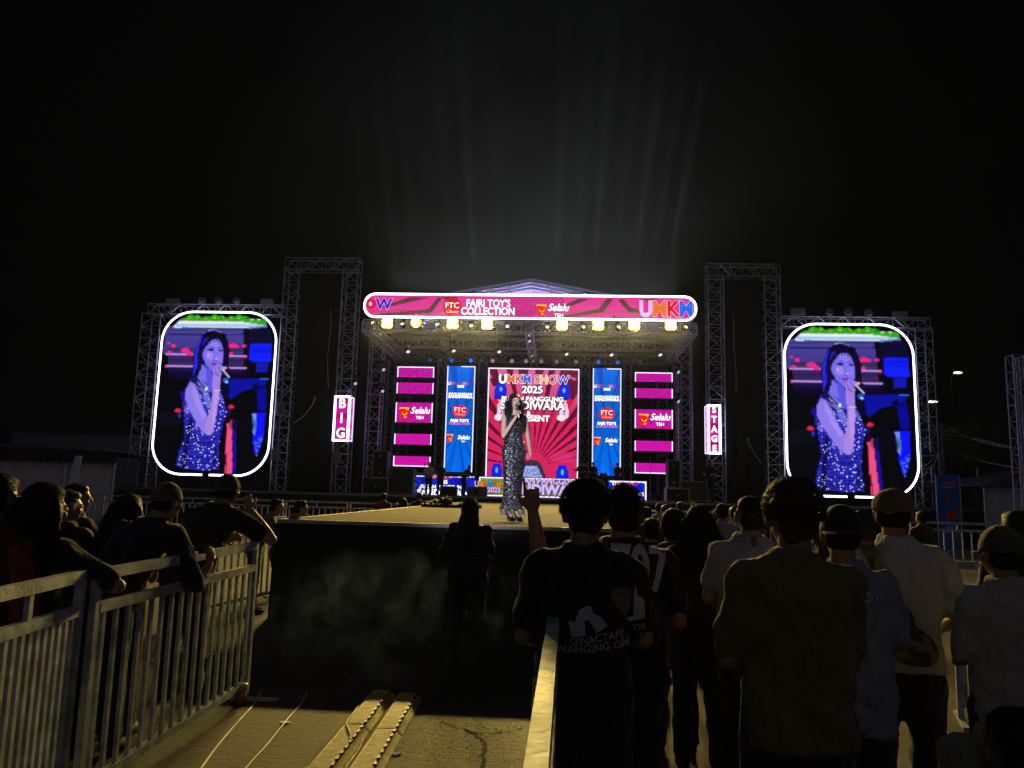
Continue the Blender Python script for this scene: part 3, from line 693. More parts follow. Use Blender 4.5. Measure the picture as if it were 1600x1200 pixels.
def bluecap(x, y, w, h):
    cv.poly([(x-w, y+h), (x-w*.95, y-h*.3), (x-w*.55, y-h), (x+w*.55, y-h), (x+w*.95, y-h*.3), (x+w, y+h)], (10, 40, 235)); cv.ell(x, y-h*.25, w*.28, h*.35, (120, 190, 255), .9, 1); cv.rect(x-w, y+h*.8, x+w, y+h, (0, 20, 160))
bluecap(782, 611, 10, 12); bluecap(881, 613, 10, 12)
for x in (783, 881):
    s = 1 if x > 830 else -1
    cv.poly([(x-8,625),(x+8,625),(x+6,640),(x-6,640)], (250, 200, 225)); cv.ell(x+s*9, 628, 5, 5, (238, 20, 60)); cv.line(x-3, 640, x-5, 652, 6, (250, 225, 250)); cv.line(x+4, 640, x+4, 650, 6, (250, 225, 250)); cv.ell(x-4, 652, 7, 5, (255, 245, 255))
bluecap(777, 737, 9, 14); bluecap(879, 738, 10, 14); cv.poly([(868,722),(892,722),(880,716)], (238, 30, 60)); cv.ell(880, 712, 22, 10, (235, 60, 140), .5, 1)
cv.poly([(812,748),(814,725),(822,718),(838,717),(846,722),(856,748)], (62, 52, 78)); cv.poly([(817,745),(818,726),(840,726),(849,745)], (120, 140, 210)); cv.put(cv.inpoly([(817,745),(818,726),(840,726),(849,745)]) & (cv.rng.rand(cv.h, cv.w) > .6), (190, 205, 250))
r = ledpanel('centre_screen', 'large centre LED screen with pink sunburst and show title', CX0, CX1, CZ0, CZ1, LY, None, cv, .22, 'LRT', .05)
cxm, czm = (CX0+CX1)/2, (CZ0+CZ1)/2
def cpos(px, py, dy=-.02, Yp=LY): p = atY(px, py, Yp); return (p.x-cxm, dy, p.z-czm)
def dtext(par, body, size, loc, m=WHT, off=.02, sx=1., sh=(60, 8, 40), so=.02, dd=.04, **k):
    text('lettering_shadow', body, size, EM(sh, .8), par, (loc[0]+dd*.5, loc[1]+.006, loc[2]-dd), off=off+so, sx=sx, ext=.003, **k)
    return text('lettering', body, size, m, par, (loc[0], loc[1]-.006, loc[2]), off=off, sx=sx, ext=.003, **k)
nm = [WHT, ORG, RED, AZU, RED, RED, YEL, RED, BLU]
ttl = 'UMKM SHOW'; tcol = [WHT, ORG, RED, AZU, RED, RED, YEL, RED, BLU]
text('lettering_shadow', ttl, .56, EM((250, 240, 250), 1.1), r, cpos(834, 593.5, -.016), off=.055, sx=.92, ext=.003)
text('lettering', ttl, .56, WHT, r, cpos(834, 593.5, -.026), off=.02, sx=.92, ext=.003, cols=tcol)
dtext(r, '2025', .46, cpos(832, 609.5), off=.03, sx=1.05)
dtext(r, 'BUKAN PANGGUNG', .30, cpos(832, 624), off=.022, sx=1.02)
dtext(r, 'SANDIWARA', .52, cpos(832, 634.5), off=.03, sx=.95)
text('lettering', '&', .24, WHT, r, cpos(826, 645.5, -.02), off=.02)
dtext(r, 'PRESENT', .38, cpos(833, 654), off=.028, sx=1.0, sh=(225, 30, 50), so=.04, dd=.0)
# blue columns
def bluecanvas(x0, x1, y0, y1, cxp, cyp):
    cv = Canvas(34, 126, ((x0, y0), (x1, y0), (x1, y1), (x0, y1)), (0, 108, 236))
    an = np.arctan2(cv.Y-cyp, cv.X-cxp)/math.pi*9; cv.put((an % 1) < .35, (0, 70, 205), .8); an = np.arctan2(cv.Y-cyp, cv.X-cxp)/math.pi*21
    cv.put((an % 1) < .2, (10, 130, 245), .6); w = np.clip(np.abs(cv.Y-650)/90, 0, 1)[..., None]; cv.img = cv.img*(.75+.35*w); return cv
for sd, x0, x1, pa, pb, dy in (('left', -4.08, -2.78, 697, 742, 0), ('right', 2.64, 3.93, 926, 971, 4.5)):
    b_ = bluecanvas(pa, pb, 570, 738, (pa+pb)/2, 672 if sd == 'left' else 668)
    r = ledpanel('blue_column_screen', 'tall blue LED column with logos to the %s of the centre screen' % sd, x0, x1, 2.4, 7.28, LY, 'tall blue LED columns', b_, .12, 'LRt' if sd == 'left' else 'LRt', .04)
    bx, bz = (x0+x1)/2, (2.4+7.28)/2; pc = (pa+pb)/2
    def bp(py, dx=0, dy_=-.02): p = atY(pc, py+dy, LY); return (dx, dy_, p.z-bz)
    text('lettering', 'UMKM SHOW', .2, WHT, r, bp(599.5), off=.012, sx=.98, ext=.003, cols=tcol)
    text('lettering', '2025', .15, WHT, r, bp(604), off=.012, sx=1.1)
    text('lettering', 'BUKAN PANGGUNG', .12, WHT, r, bp(615.5), off=.01, sx=.98)
    text('lettering', 'SANDIWARA', .2, WHT, r, bp(620), off=.02, sx=.95)
    ftc(r, bp(642.5), .36, .82)
    text('lettering', "FAJRI TOY'S", .18, WHT, r, bp(657.5), off=.016, sx=.9)
    text('lettering', 'COLLECTION', .15, EM((230, 120, 230)), r, bp(662), off=.012, sx=1.05)
    cup(r, bp(684.5, -.42), .3); text('lettering', 'Selalu', .27, WHT, r, bp(683.5, .2), off=.01, sx=.9, shear=.3); text('lettering', 'TEH', .1, WHT, r, bp(690, .2), off=.004)
# pink strips
def pinkcanvas(h, i):
    cv = Canvas(44, h, ((0, 0), (44, 0), (44, h), (0, h)), (232, 24, 190)); an = np.arctan2(cv.Y-h*(1.6 if i < 2 else .5 if i == 2 else -.8), cv.X-22)/math.pi*24
    cv.put((an % 1) < .35, (140, 4, 110) if i < 3 else (185, 8, 145), .95); return cv
GP = 'pink LED strips stacked beside the blue columns'
sL = [(573, 589.6), (598, 615), (629, 660), (678, 694.6), (713, 729)]; sR = [(582, 596.5), (607, 622), (640, 669.7), (689, 705), (724, 740)]
for sd, xs_, ys_, pc in (('left', (-6.42, -4.7), sL, 647), ('right', (4.55, 6.25), sR, 1022)):
    for i, (ya, yb) in enumerate(ys_):
        z1 = atY(pc, ya, LY).z; z0 = atY(pc, yb, LY).z
        r = ledpanel('pink_strip_screen', '%s pink LED strip of the %s stack%s' % (['topmost', 'second', 'tall middle', 'fourth', 'lowest'][i], sd, ' with a cup logo' if i == 2 else ''), xs_[0], xs_[1], z0, z1, LY, GP, pinkcanvas(24 if i == 2 else 13, i), .25, 'LR'+('T' if i == 0 else 'B' if i == 4 else ''), .045)
        if i == 2:
            cup(r, (-.45, -.02, -.02), .44); text('lettering', 'Selalu', .42, WHT, r, (.28, -.02, .08), off=.014, sx=.92, shear=.3); text('lettering', 'TEH', .2, WHT, r, (.28, -.02, -.24), off=.006)
# low front screens
cv = Canvas(116, 24, ((749, 745), (912, 745), (912, 778), (749, 778)), (86, 140, 40)); cv.put((np.sin((cv.X+cv.Y*1.5)/4.) > .3), (120, 168, 52)); cv.put((cv.Y < 751), (150, 175, 120), .6); cv.put(cv.rng.rand(24, 116) > .8, (60, 110, 30)); cv.put(cv.Y > 775, (225, 90, 80), .7)
a_ = atY(749, 745, 34); b_ = atY(912, 779, 34)
r = ledpanel('front_title_screen', 'low wide green LED screen with purple show title behind the singer', a_.x, b_.x, b_.z, a_.z, 34, 'low LED screens at the front of the riser', cv, .15, 'LRTB', .05)
fx, fz = (a_.x+b_.x)/2, (a_.z+b_.z)/2
def fp(px, py, dy=-.03): p = atY(px, py, 34); return (p.x-fx, dy, p.z-fz)
text('lettering', 'UMKM SHOW', .36, WHT, r, fp(771, 757), off=.02, sx=.74, ext=.003, cols=[LIL, ORG, RED, AZU, RED, RED, ORG, RED, BLU])
dtext(r, '2025', .3, fp(772, 766), m=LIL, off=.02, sh=(120, 20, 90), dd=.03)
LV = EM((214, 180, 250), 1.05)
dtext(r, 'BUKAN PANGGUNG', .34, fp(852, 752.5), m=LV, off=.03, sx=1.0, sh=(70, 40, 110), dd=.04)
dtext(r, 'SANDIWARA', .6, fp(852, 766), m=LV, off=.045, sx=1.0, sh=(90, 50, 130), dd=.06)
for sd, pa, pb, ya, yb in (('left', 643, 741, 742, 773), ('right', 951, 1010, 751, 786)):
    a_ = atY(pa, ya, 34); b_ = atY(pb, yb, 34)
    cv = Canvas(60, 22, ((0, 0), (60, 0), (60, 22), (0, 22)), (12, 40, 215)); cv.put(np.sin((cv.X-cv.Y)/5.) > .4, (6, 24, 190)); cv.put(cv.Y < 1.5, (120, 190, 255))
    r = ledpanel('front_blue_screen', 'low blue LED screen %s' % ('behind the keyboard player' if sd == 'left' else 'at the right of the riser'), a_.x, b_.x, b_.z, a_.z, 34, 'low LED screens at the front of the riser', cv, .12, 'LT' if sd == 'left' else 'RT', .06)
    w = b_.x-a_.x
    text('lettering', 'UMKM SHOW', .26, WHT, r, (0 if sd == 'left' else .0, -.03, .34), off=.012, sx=.8, cols=[WHT, ORG, RED, AZU, RED, RED, ORG, RED, BLU])
    text('lettering', '2025', .22, WHT, r, (0, -.03, .12), off=.015)
    text('lettering', 'BUKAN PANGGUNG', .22, WHT, r, (.0, -.03, -.1), off=.015, sx=min(1, w/2.4))
    text('lettering', 'SANDIWARA', .38, WHT, r, (.0, -.03, -.36), off=.03, sx=min(1, w/2.6))
# ladders of truss between the screens
GI = 'slim lattice posts between the LED screens'
for i, (x0, x1, lb) in enumerate(((-6.95, -6.6, 'slim lattice post left of the left pink strips'), (-4.58, -4.24, 'slim lattice post between left pink strips and blue column'), (-2.66, -2.3, 'slim lattice post between left blue column and centre screen'), (2.12, 2.5, 'slim lattice post between centre screen and right blue column'), (4.08, 4.42, 'slim lattice post between right blue column and pink strips'), (6.38, 6.7, 'slim lattice post right of the right pink strips'))):
    tower(lb, x0, x1, 35.4, ZD, 7.55, GI)

# ---------------------------------------------------------------- BIG and STAGE light boxes
MAG = EM((206, 22, 150), .95)
def lightbox(label, pa, ya, pb, yb, word, side):
    a = atY(pa, ya, YS-.45); b = atY(pb, yb, YS-.45); w = abs(b.x-a.x); h = a.z-b.z
    r = thing('light_box', label, 'light box', ((a.x+b.x)/2, YS-.45, (a.z+b.z)/2), 0, 'pink word light boxes on the tall frames')
    hw, hh = w/2, h/2
    MB().box(-hw, hw, .012, .52, -hh, hh).build('casing', BLACKM, r)
    cv = Canvas(9, 34, ((0, 0), (9, 0), (9, 34), (0, 34)), (206, 20, 150)); cv.put((np.sin(cv.Y/1.9) > .35) & (cv.X > 2) & (cv.X < 8), (150, 6, 60), .8)
    cv.mesh('front_face', -hw, hw, -hh, hh, r, 0)
    bw = .055; m = MB().box(-hw-.02, -hw+bw, -.05, 0, -hh-.02, hh+.02).box(hw-bw, hw+.02, -.05, 0, -hh-.02, hh+.02).box(-hw+bw, hw-bw, -.05, 0, hh-bw, hh+.02).box(-hw+bw, hw-bw, -.05, 0, -hh-.02, -hh+bw)
    m.build('neon_edge', NEON, r)
    n = len(word)
    for i, ch in enumerate(word):
        z = hh-(i+.5)*h/n
        text('letter', ch, min(.62, h/n*.92), WHT, r, (0, -.02, z), off=.035, sx=.92)
        # slab serifs of the fat face
        s_ = .05
    # the face turned to the stage centre
    x = hw+.01 if side > 0 else -hw-.01
    f = MB().add([(x,.03,-hh*.97),(x,.5,-hh*.97),(x,.5,hh*.97),(x,.03,hh*.97)], [(0,1,2,3)]); f.build('side_face', MAG, r)
    bx = (x, x+.03) if side > 0 else (x-.03, x)
    MB().box(*bx, .015, .06, -hh, hh).box(*bx, .47, .52, -hh, hh).box(*bx, .06, .47, hh-.05, hh).box(*bx, .06, .47, -hh, -hh+.05).build('neon_edge', EM((215, 200, 255), 1.6), r)
    for i, ch in enumerate(word):
        z = hh-(i+.5)*h/n
        text('letter', ch, min(.5, h/n*.8), EM((200, 120, 235)), r, (x+side*.012, .27, z), off=.02, sx=.7, rz=rad(90*side))
lightbox('pink light box reading BIG with white neon edges', 524, 619, 543.5, 689, 'BIG', 1)
lightbox('pink light box reading STAGE with white neon edges', 1106, 633, 1126, 709, 'STAGE', -1)

# ---------------------------------------------------------------- speakers and stage gear
GRILLE = mat('speaker_grille', (.03, .03, .03), .6, .3, bump=(300, .5)); BOXG = mat('speaker_case', (.05, .05, .055), .55, bump=(40, .2)); EDGE = mat('case_edge_alu', (.5, .48, .42), .35, .8)
def speaker(label, x0, x1, z0, z1, y, dep=.6, cat='speaker', name='speaker_cabinet'):
    cx = (x0+x1)/2; w = (x1-x0)/2; h = z1-z0
    r = thing(name, label, cat, (cx, y, z0), 0, 'loudspeaker cabinets at the sides of the stage')
    MB().bbox(-w, w, 0, dep, 0, h, .015).build('case', BOXG, r)
    MB().box(-w+.05, w-.05, -.02, -.002, .05, h-.05).build('grille', GRILLE, r)
    e = .022; MB().box(-w, w, -.03, -.004, 0, e).box(-w, w, -.03, -.004, h-e, h).box(-w, -w+e, -.03, -.004, e, h-e).box(w-e, w, -.03, -.004, e, h-e).build('edge_frame', EDGE, r)
    for z in ((.2*h, .8*h) if h > .8 else (.5*h,)):
        MB().lathe([(.0, -.045), (.035, -.04), (.045, -.02)], (0, 0, z), 10, 'Y').build('badge', EDGE, r)
    return r
def sp(px0, py0, px1, py1, y): a = atY(px0, py0, y); b = atY(px1, py1, y); return a.x, b.x, b.z, a.z
x0, x1, z0, z1 = sp(583, 704, 605, 747, 30.2)
speaker('tall speaker cabinet on top of the left stage stack', x0, x1, z0, z1, 30.2)
speaker('wide subwoofer under the left speaker cabinet', x0-.35, x1+.05, ZD, z0-.004, 30.2, .7)
x0, x1, z0, z1 = sp(1043, 719, 1063, 763, 30.2)
speaker('tall speaker cabinet on top of the right stage stack', x0, x1, z0, z1, 30.2)
speaker('wide subwoofer under the right speaker cabinet', x0-.05, x1+.35, ZD, z0-.004, 30.2, .7)
x0, x1, z0, z1 = sp(730, 757, 760, 772, 30.6)
r = thing('floor_monitor', 'grey wedge monitor on the stage left of the singer', 'speaker', ((x0+x1)/2, 30.6, ZD), 0, 'wedge monitors on the stage floor'); w = (x1-x0)/2
MB().prism_x([(0, 0), (.45, 0), (.45, .18), (.2, .4), (.0, .36)], -w, w).build('case', mat('monitor_grey', (.16, .16, .18), .6), r); MB().box(-.1, .1, -.012, -.002, .1, .28).build('badge', BLACKM, r)
for px, lb in ((700, 'black wedge monitor in front of the musicians'), (985, 'black wedge monitor at the right front of the stage')):
    p = atY(px, 772, 29.8); r2 = thing('floor_monitor', lb, 'speaker', (p.x, 29.8, ZD), 0, 'wedge monitors on the stage floor')
    MB().prism_x([(0, 0), (.45, 0), (.45, .18), (.2, .38), (.0, .34)], -.32, .32).build('case', BOXG, r2); MB().box(-.26, .26, -.012, -.002, .05, .3).build('grille', GRILLE, r2)
# keyboards
for k, (px, py, y, lb) in enumerate(((656, 758, 31.5, 'pale keyboard on a stand at the left of the stage'), (712, 760, 31.8, 'dark keyboard in front of the bent musician'))):
    p = atY(px, py, y); r = thing('keyboard', lb, 'keyboard', (p.x, y, ZD), rad(0), 'keyboards on stands')
    MB().bbox(-.55, .55, -.16, .16, .78, .88, .02).build('case', mat('keyboard_cream', (.45, .4, .3), .5) if k == 0 else BOXG, r)
    MB().box(-.5, .5, -.14, .0, .882, .9).build('keys', mat('ivory', (.7, .68, .62), .4), r)
    m = MB(); m.tube((-.35, -.12, .78), (.35, .12, .02), .018).tube((.35, -.12, .78), (-.35, .12, .02), .018); m.build('stand', BLACKM, r)
# drum kit at the right of the riser
p = atY(938, 745, 33.4)
r = thing('drum_kit', 'drum kit with cymbals between blue column and right screens', 'drums', (p.x, 34.6, ZD+.32))
def drum(nm_, c, rr, h, ax='Z'):
    o = MB().lathe([(rr, 0), (rr, h)], c, 18, ax).build(nm_, mat('drum_shell', (.25, .05, .06), .3, coat=.4), r)
    MB().lathe([(rr+.012, h-.02), (rr+.012, h+.012), (rr-.01, h+.012)], c, 18, ax).build('rim', EDGE, o)
drum('bass_drum', (0, -.25, .3), .29, .4, 'Y'); drum('tom_drum', (-.2, .0, .62), .16, .2); drum('tom_drum', (.2, .0, .62), .16, .2); drum('floor_tom', (.55, .2, .2), .2, .4); drum('snare_drum', (-.5, .2, .45), .18, .16)
for x, y, z in ((-.7, 0, 1.15), (.7, .1, 1.2), (-.2, .3, 1.3)):
    c_ = MB().lathe([(.0, .03), (.05, .02), (.23, 0), (.23, -.006)], (x, y, z), 18).build('cymbal', mat('brass', (.7, .5, .2), .3, .9), r, True); MB().tube((x, y, z), (x, y, 0), .012).build('stand', EDGE, c_)
# microphone stands
for i, (px, lb) in enumerate(((1016, 'tall thin microphone stand before the lowest right pink strip'), (662, 'microphone stand beside the pale keyboard'))):
    p = atY(px, 770, 31); r = thing('microphone_stand', lb, 'mic stand', (p.x, 31, ZD), 0, 'microphone stands on the stage')
    MB().tube((0, 0, .02), (0, 0, 1.7 if i == 0 else 1.2), .012).build('pole', EDGE, r); m = MB()
    for a in (90, 210, 330): m.tube((0, 0, .12), (.3*math.cos(rad(a)), .3*math.sin(rad(a)), .01), .01)
    m.build('tripod', BLACKM, r); MB().ell((0, 0, 1.73 if i == 0 else 1.23), (.03, .03, .05), 8, 6).build('microphone', BLACKM, r)
# speakers hung on the side towers and flight cases
for px, py, lb in ((432, 712, 'grey box clamped low on the tower right of the left video screen'), (527, 716, 'grey box clamped low on the tower under the BIG light box'), (440, 640, 'grey box clamped higher on the tower right of the left video screen')):
    p = atY(px, py, YS-.33); r = thing('control_box', lb, 'control box', (p.x, YS-.5, p.z-.2), 0, 'grey control boxes clamped on the towers')
    MB().bbox(-.17, .17, 0, .15, 0, .45, .02).build('housing', mat('control_grey', (.28, .28, .27), .5), r); MB().box(-.15, .15, .15, .19, .1, .14).build('clamp', ALU, r)
for px, y, w, h, lb in ((1085, 30.2, .5, .5, 'black flight case right of the right subwoofer'), (628, 31, .45, .75, 'tall black flight case behind the left speaker stack')):
    p = atY(px, 770, y); r = thing('flight_case', lb, 'flight case', (p.x, y, ZD), 0, 'black flight cases on the stage')
    MB().bbox(-w, w, 0, .6, .06, h+.3, .01).build('case', BOXG, r); e = .02
    MB().box(-w, w, -.01, -.002, .06, .06+e).box(-w, w, -.01, -.002, h+.3-e, h+.3).box(-w, -w+e, -.01, -.002, .06+e, h+.3-e).box(w-e, w, -.01, -.002, .06+e, h+.3-e).build('edge_frame', EDGE, r)
    for xx in (-w+.08, w-.08): MB().lathe([(.035, -.02), (.035, .02)], (xx, .08, .035), 10, 'X').build('caster', RUBBER, r)

# ---------------------------------------------------------------- loose cables on the frames
def cable(label, pts, r, m, name='cable', cat='cable', group=None, sub=6):
    P = [Vector(p) for p in pts]; out = []
    for i in range(len(P)-1):
        a = P[max(0, i-1)]; b = P[i]; c = P[i+1]; d = P[min(len(P)-1, i+2)]
        for k in range(sub):
            t = k/sub; out.append(.5*((2*b)+(c-a)*t+(2*a-5*b+4*c-d)*t*t+(3*b-a-3*c+d)*t**3))
    out.append(P[-1]); o0 = out[0].copy()
    o = MB().path([q-o0 for q in out], r, 5).build(name, m, None, True); o.location = o0
    return tag(o, label, cat, group)
SHEEN = mat('glossy_cable', (.55, .55, .52), .25, .4)
cable('curved pale cable hanging from the tower left of the BIG box', [atY(493, 620, 30.6), atY(487, 634, 30.6), atY(474, 650, 30.6), atY(459, 661, 30.6)], .022, SHEEN)
cable('thin pale hanging cable in the tall right frame', [atY(1168, 684, 30.7), atY(1174, 700, 30.7), atY(1184, 716, 30.7), atY(1190, 724, 30.7)], .018, SHEEN)
cable('long thin cable hanging down the left black drape', [atY(517, 482, 30.7), atY(516, 520, 30.7), atY(512, 560, 30.7), atY(513, 604, 30.7)], .014, SHEEN)
cable('thin cable hanging down the right black drape', [atY(1146, 490, 30.7), atY(1147, 545, 30.7), atY(1150, 580, 30.7), atY(1150, 616, 30.7)], .012, SHEEN)

rs = random.Random(21)
for lb, xx, z1_ in (('thick black cable dropping inside the tower right of the left screen', -10.15, 9.6), ('black cable coiling down the tower under the BIG box', -7.7, 9.2), ('black cable dropping inside the outermost left tower', -16.0, 8.0), ('black cable coiling down the tower under the STAGE box', 7.35, 9.0), ('thick black cable dropping inside the tower left of the right screen', 9.6, 9.4), ('black cable dropping inside the outermost right tower', 15.4, 7.8)):
    pts = []; z = z1_
    while z > ZD+.1: pts.append((xx+rs.uniform(-.16, .16), YS-.12+rs.uniform(-.12, .12), z)); z -= rs.uniform(.5, 1.1)
    cable(lb, pts, .022, BLACKM, 'hanging_cable', 'cable', 'cables hanging in the lattice towers')
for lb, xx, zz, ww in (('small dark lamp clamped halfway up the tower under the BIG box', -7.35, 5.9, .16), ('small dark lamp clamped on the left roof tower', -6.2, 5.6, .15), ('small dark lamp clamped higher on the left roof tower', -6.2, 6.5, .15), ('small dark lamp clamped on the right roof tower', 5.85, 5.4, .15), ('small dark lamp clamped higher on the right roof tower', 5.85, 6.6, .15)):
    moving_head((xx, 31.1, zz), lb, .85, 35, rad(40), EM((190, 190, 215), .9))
# ---------------------------------------------------------------- crowd barriers
def barrier(label, a, b, group='steel crowd barriers', nb=14, H=1.15, th=.04):
    a = Vector(a); b = Vector(b); a.z = b.z = 0; d = b-a; L = d.length; rz = math.atan2(d.y, d.x)
    r = thing('crowd_barrier', label, 'barrier', a, rz, group); h = th/2
    MB().bbox(0, L, -h, h, H-.055, H, .004).build('top_rail', GALV, r)
    MB().bbox(.04, L-.04, -h, h, H-.215, H-.165, .004).build('middle_rail', GALV, r)
    MB().bbox(.04, L-.04, -h, h, .1, .14, .004).build('bottom_rail', GALV, r)
    for x in (0, L-.04): MB().box(x, x+.04, -h+.002, h-.002, .0, H-.056).build('post', GALV, r)
    MB().box(L/2-.015, L/2+.015, -.012, .012, H-.165, H-.055).build('stub', GALV, r)
    for i in range(nb):
        x = .04+(L-.08)*(i+.5)/nb; MB().box(x-.013, x+.013, -.01, .01, .14, H-.215).build('bar', GALV, r)
    for x in (.02, L-.02): MB().box(x-.02, x+.02, -.25, -h, .0, .02).box(x-.02, x+.02, h, .25, .0, .02).build('foot', GALV, r)
    return r
p1 = atZ(150, 889, 1.15); p2 = atZ(402, 846.5, 1.15); dd = (p2-p1)
barrier('steel barrier the boy with the phone leans over, nearer end to the left', p1, p2, nb=17)
q2 = p1-dd.normalized()*.05+Vector((-.03, 0, 0)); q1 = q2+(q2-atZ(-60, 930, 1.15))*-1; q1.z = 0
barrier('steel barrier cut off by the left edge of the photo', q1, q2, nb=14)
a = atZ(404, 932, .1); b = atZ(434, 925, .1); d_ = (b-a).normalized()
barrier('steel barrier closing the gap between the left barriers and the runway', a-d_*1.55, b+d_*.1, nb=14)
for i in range(7):
    x0 = -17.4+i*2.06; y = 24.6-.28*i
    barrier('far steel barrier left of the runway, number %s counted from the left tent' % ['one', 'two', 'three', 'four', 'five', 'six', 'seven'][i], (x0, y, 0), (x0+2.0, y-.25, 0), 'far steel barriers in front of the stage', nb=10)
for i in range(4):
    x0 = 9.3+i*2.06
    barrier('far steel barrier at the right below the blue banner, %s' % ['behind the flat cap man', 'in the middle', 'left of the capped boy', 'cut by the right edge'][i], (x0, 18.6-.3*i, 0), (x0+2.0, 18.35-.3*i, 0), 'far steel barriers on the right', nb=10)
for i in range(3):
    x0 = 2.6+i*2.06
    barrier('far steel barrier right of the runway hidden in the crowd, %s' % ['next to the runway', 'middle one', 'outer one'][i], (x0, 23.5, 0), (x0+2.0, 23.4, 0), 'far steel barriers on the right', nb=10)
a = atZ(837, 1200, 1.15); b = atZ(862, 987, 1.15); d_ = (b-a).normalized()
barrier('steel barrier with yellow lit top rail in the near foreground', a-d_*.75, b+d_*.02, nb=13)
barrier('steel barrier continuing beyond the yellow lit rail behind the printed shirt', b+d_*.07, b+d_*2.05, nb=14)
a = atZ(1484, 876, 1.15); b = atZ(1640, 884, 1.15)
barrier('steel barrier between the flat cap man and the boy at the right', a, b, nb=16)

# ---------------------------------------------------------------- people
def ease(v): return Vector(v)
def remesh(mb, voxel, smooth=2, name='m'):
    me = bpy.data.meshes.new('t'); me.from_pydata(mb.v, [], mb.f); me.update()
    o = bpy.data.objects.new('t', me); C.objects.link(o)
    m = o.modifiers.new('r', 'REMESH'); m.mode = 'VOXEL'; m.voxel_size = voxel
    if smooth: s = o.modifiers.new('s', 'SMOOTH'); s.iterations = smooth; s.factor = .5
    bpy.context.view_layer.update()
    r = bpy.data.meshes.new_from_object(o.evaluated_get(bpy.context.evaluated_depsgraph_get()))
    bpy.data.objects.remove(o); bpy.data.meshes.remove(me); r.name = name
    r.polygons.foreach_set('use_smooth', [True]*len(r.polygons)); return r
def obj(me, name, m, parent):
    me.materials.clear(); me.materials.append(m); o = bpy.data.objects.new(name, me); C.objects.link(o); o.parent = parent; return o
def limb(mb, pts, rr, n=12):
    for i in range(len(pts)-1): mb.tube(pts[i], pts[i+1], rr[i], n, rr[i+1])
    for p, r in zip(pts, rr): mb.ell(p, (r, r, r), n, 8)
def loft(mb, secs, n=20):
    """secs: (x, y, z, rx, ry) horizontal super-ellipses"""
    vs = []
    for x, y, z, rx, ry in secs:
        for k in range(n):
            t = 2*math.pi*k/n; c, s_ = math.cos(t), math.sin(t)
            vs.append((x+rx*math.copysign(abs(c)**.85, c), y+ry*math.copysign(abs(s_)**.85, s_), z))
    fs = [(i*n+k, i*n+(k+1) % n, (i+1)*n+(k+1) % n, (i+1)*n+k) for i in range(len(secs)-1) for k in range(n)]
    fs += [tuple(range(n-1, -1, -1)), tuple((len(secs)-1)*n+k for k in range(n))]; mb.add(vs, fs)
def hand(mb, w, d, nrm, s=1.0, curl=(.5, .5, .5, .5), thumb=.5, side=1):
    """w wrist, d pointing direction, nrm = palm normal (fingers curl toward it)"""
    w = Vector(w); d = Vector(d).normalized(); nrm = Vector(nrm); nrm = (nrm-d*nrm.dot(d)).normalized(); x = d.cross(nrm).normalized()*side
    R_ = Matrix((x, nrm, d)).transposed()
    mb.ell(w+d*.045*s, (.04*s, .017*s, .052*s), 12, 8, R_); mb.ell(w+d*.06*s, (.038*s, .015*s, .04*s), 12, 8, R_)
    for k, (off, L) in enumerate(((-.029, .070), (-.0095, .08), (.0095, .075), (.028, .058))):
        p = w+d*.083*s+x*off*s; dr = d+x*off*2.2; dr.normalize(); pts = [p-dr*.02*s, p]; c = curl[k]; a = 0
        for seg, fr in enumerate((.45, .32, .23)):
            a += c*(1.1 if seg else .8); q = (dr*math.cos(a)+nrm*math.sin(a)); pts.append(pts[-1]+q*L*fr*s)
        limb(mb, pts, [.0095*s, .0095*s, .0088*s, .008*s, .007*s], 8)
    b = w+d*.025*s-x*.025*s; t1 = (d*.6-x*.8+nrm*(.2+thumb*.4)).normalized(); t2 = (d*.9-x*.25+nrm*thumb).normalized()
    limb(mb, [b, b+t1*.035*s, b+t1*.035*s+t2*.028*s, b+t1*.035*s+t2*.05*s], [.014*s, .011*s, .0095*s, .008*s], 8)
def wrinkle(me, amp, seed, fold=1.0):
    me.update(); co = np.empty(len(me.vertices)*3); me.vertices.foreach_get('co', co); no = np.empty(len(me.vertices)*3); me.vertices.foreach_get('normal', no)
    co = co.reshape(-1, 3); no = no.reshape(-1, 3); d = np.empty(len(co))
    for i, (x, y, z) in enumerate(co):
        a = noise.noise(Vector((x*9+seed, y*9, z*5))); b = noise.noise(Vector((x*5, y*5+seed, z*13+x*9))); c = abs(noise.noise(Vector((x*14+z*9, y*12, z*6+seed))))
        d[i] = amp*(a*.9+b*.8*fold-c*1.3)
    co += no*d[:, None]; me.vertices.foreach_set('co', co.ravel()); me.update()
SKIN = mat('skin_brown', (.33, .19, .125), .5, bump=(220, .08)); SKIN2 = mat('skin_light', (.60, .40, .31), .48, bump=(220, .06))
HAIRM = mat('hair_black', (.014, .011, .010), .6, spec=.3); HAIRB = mat('hair_brown_tips', (.085, .04, .018), .55, spec=.4)
EYEW = mat('eye_white', (.7, .68, .65), .25); EYEB = mat('eye_iris', (.02, .012, .01), .15)
_cl = {}
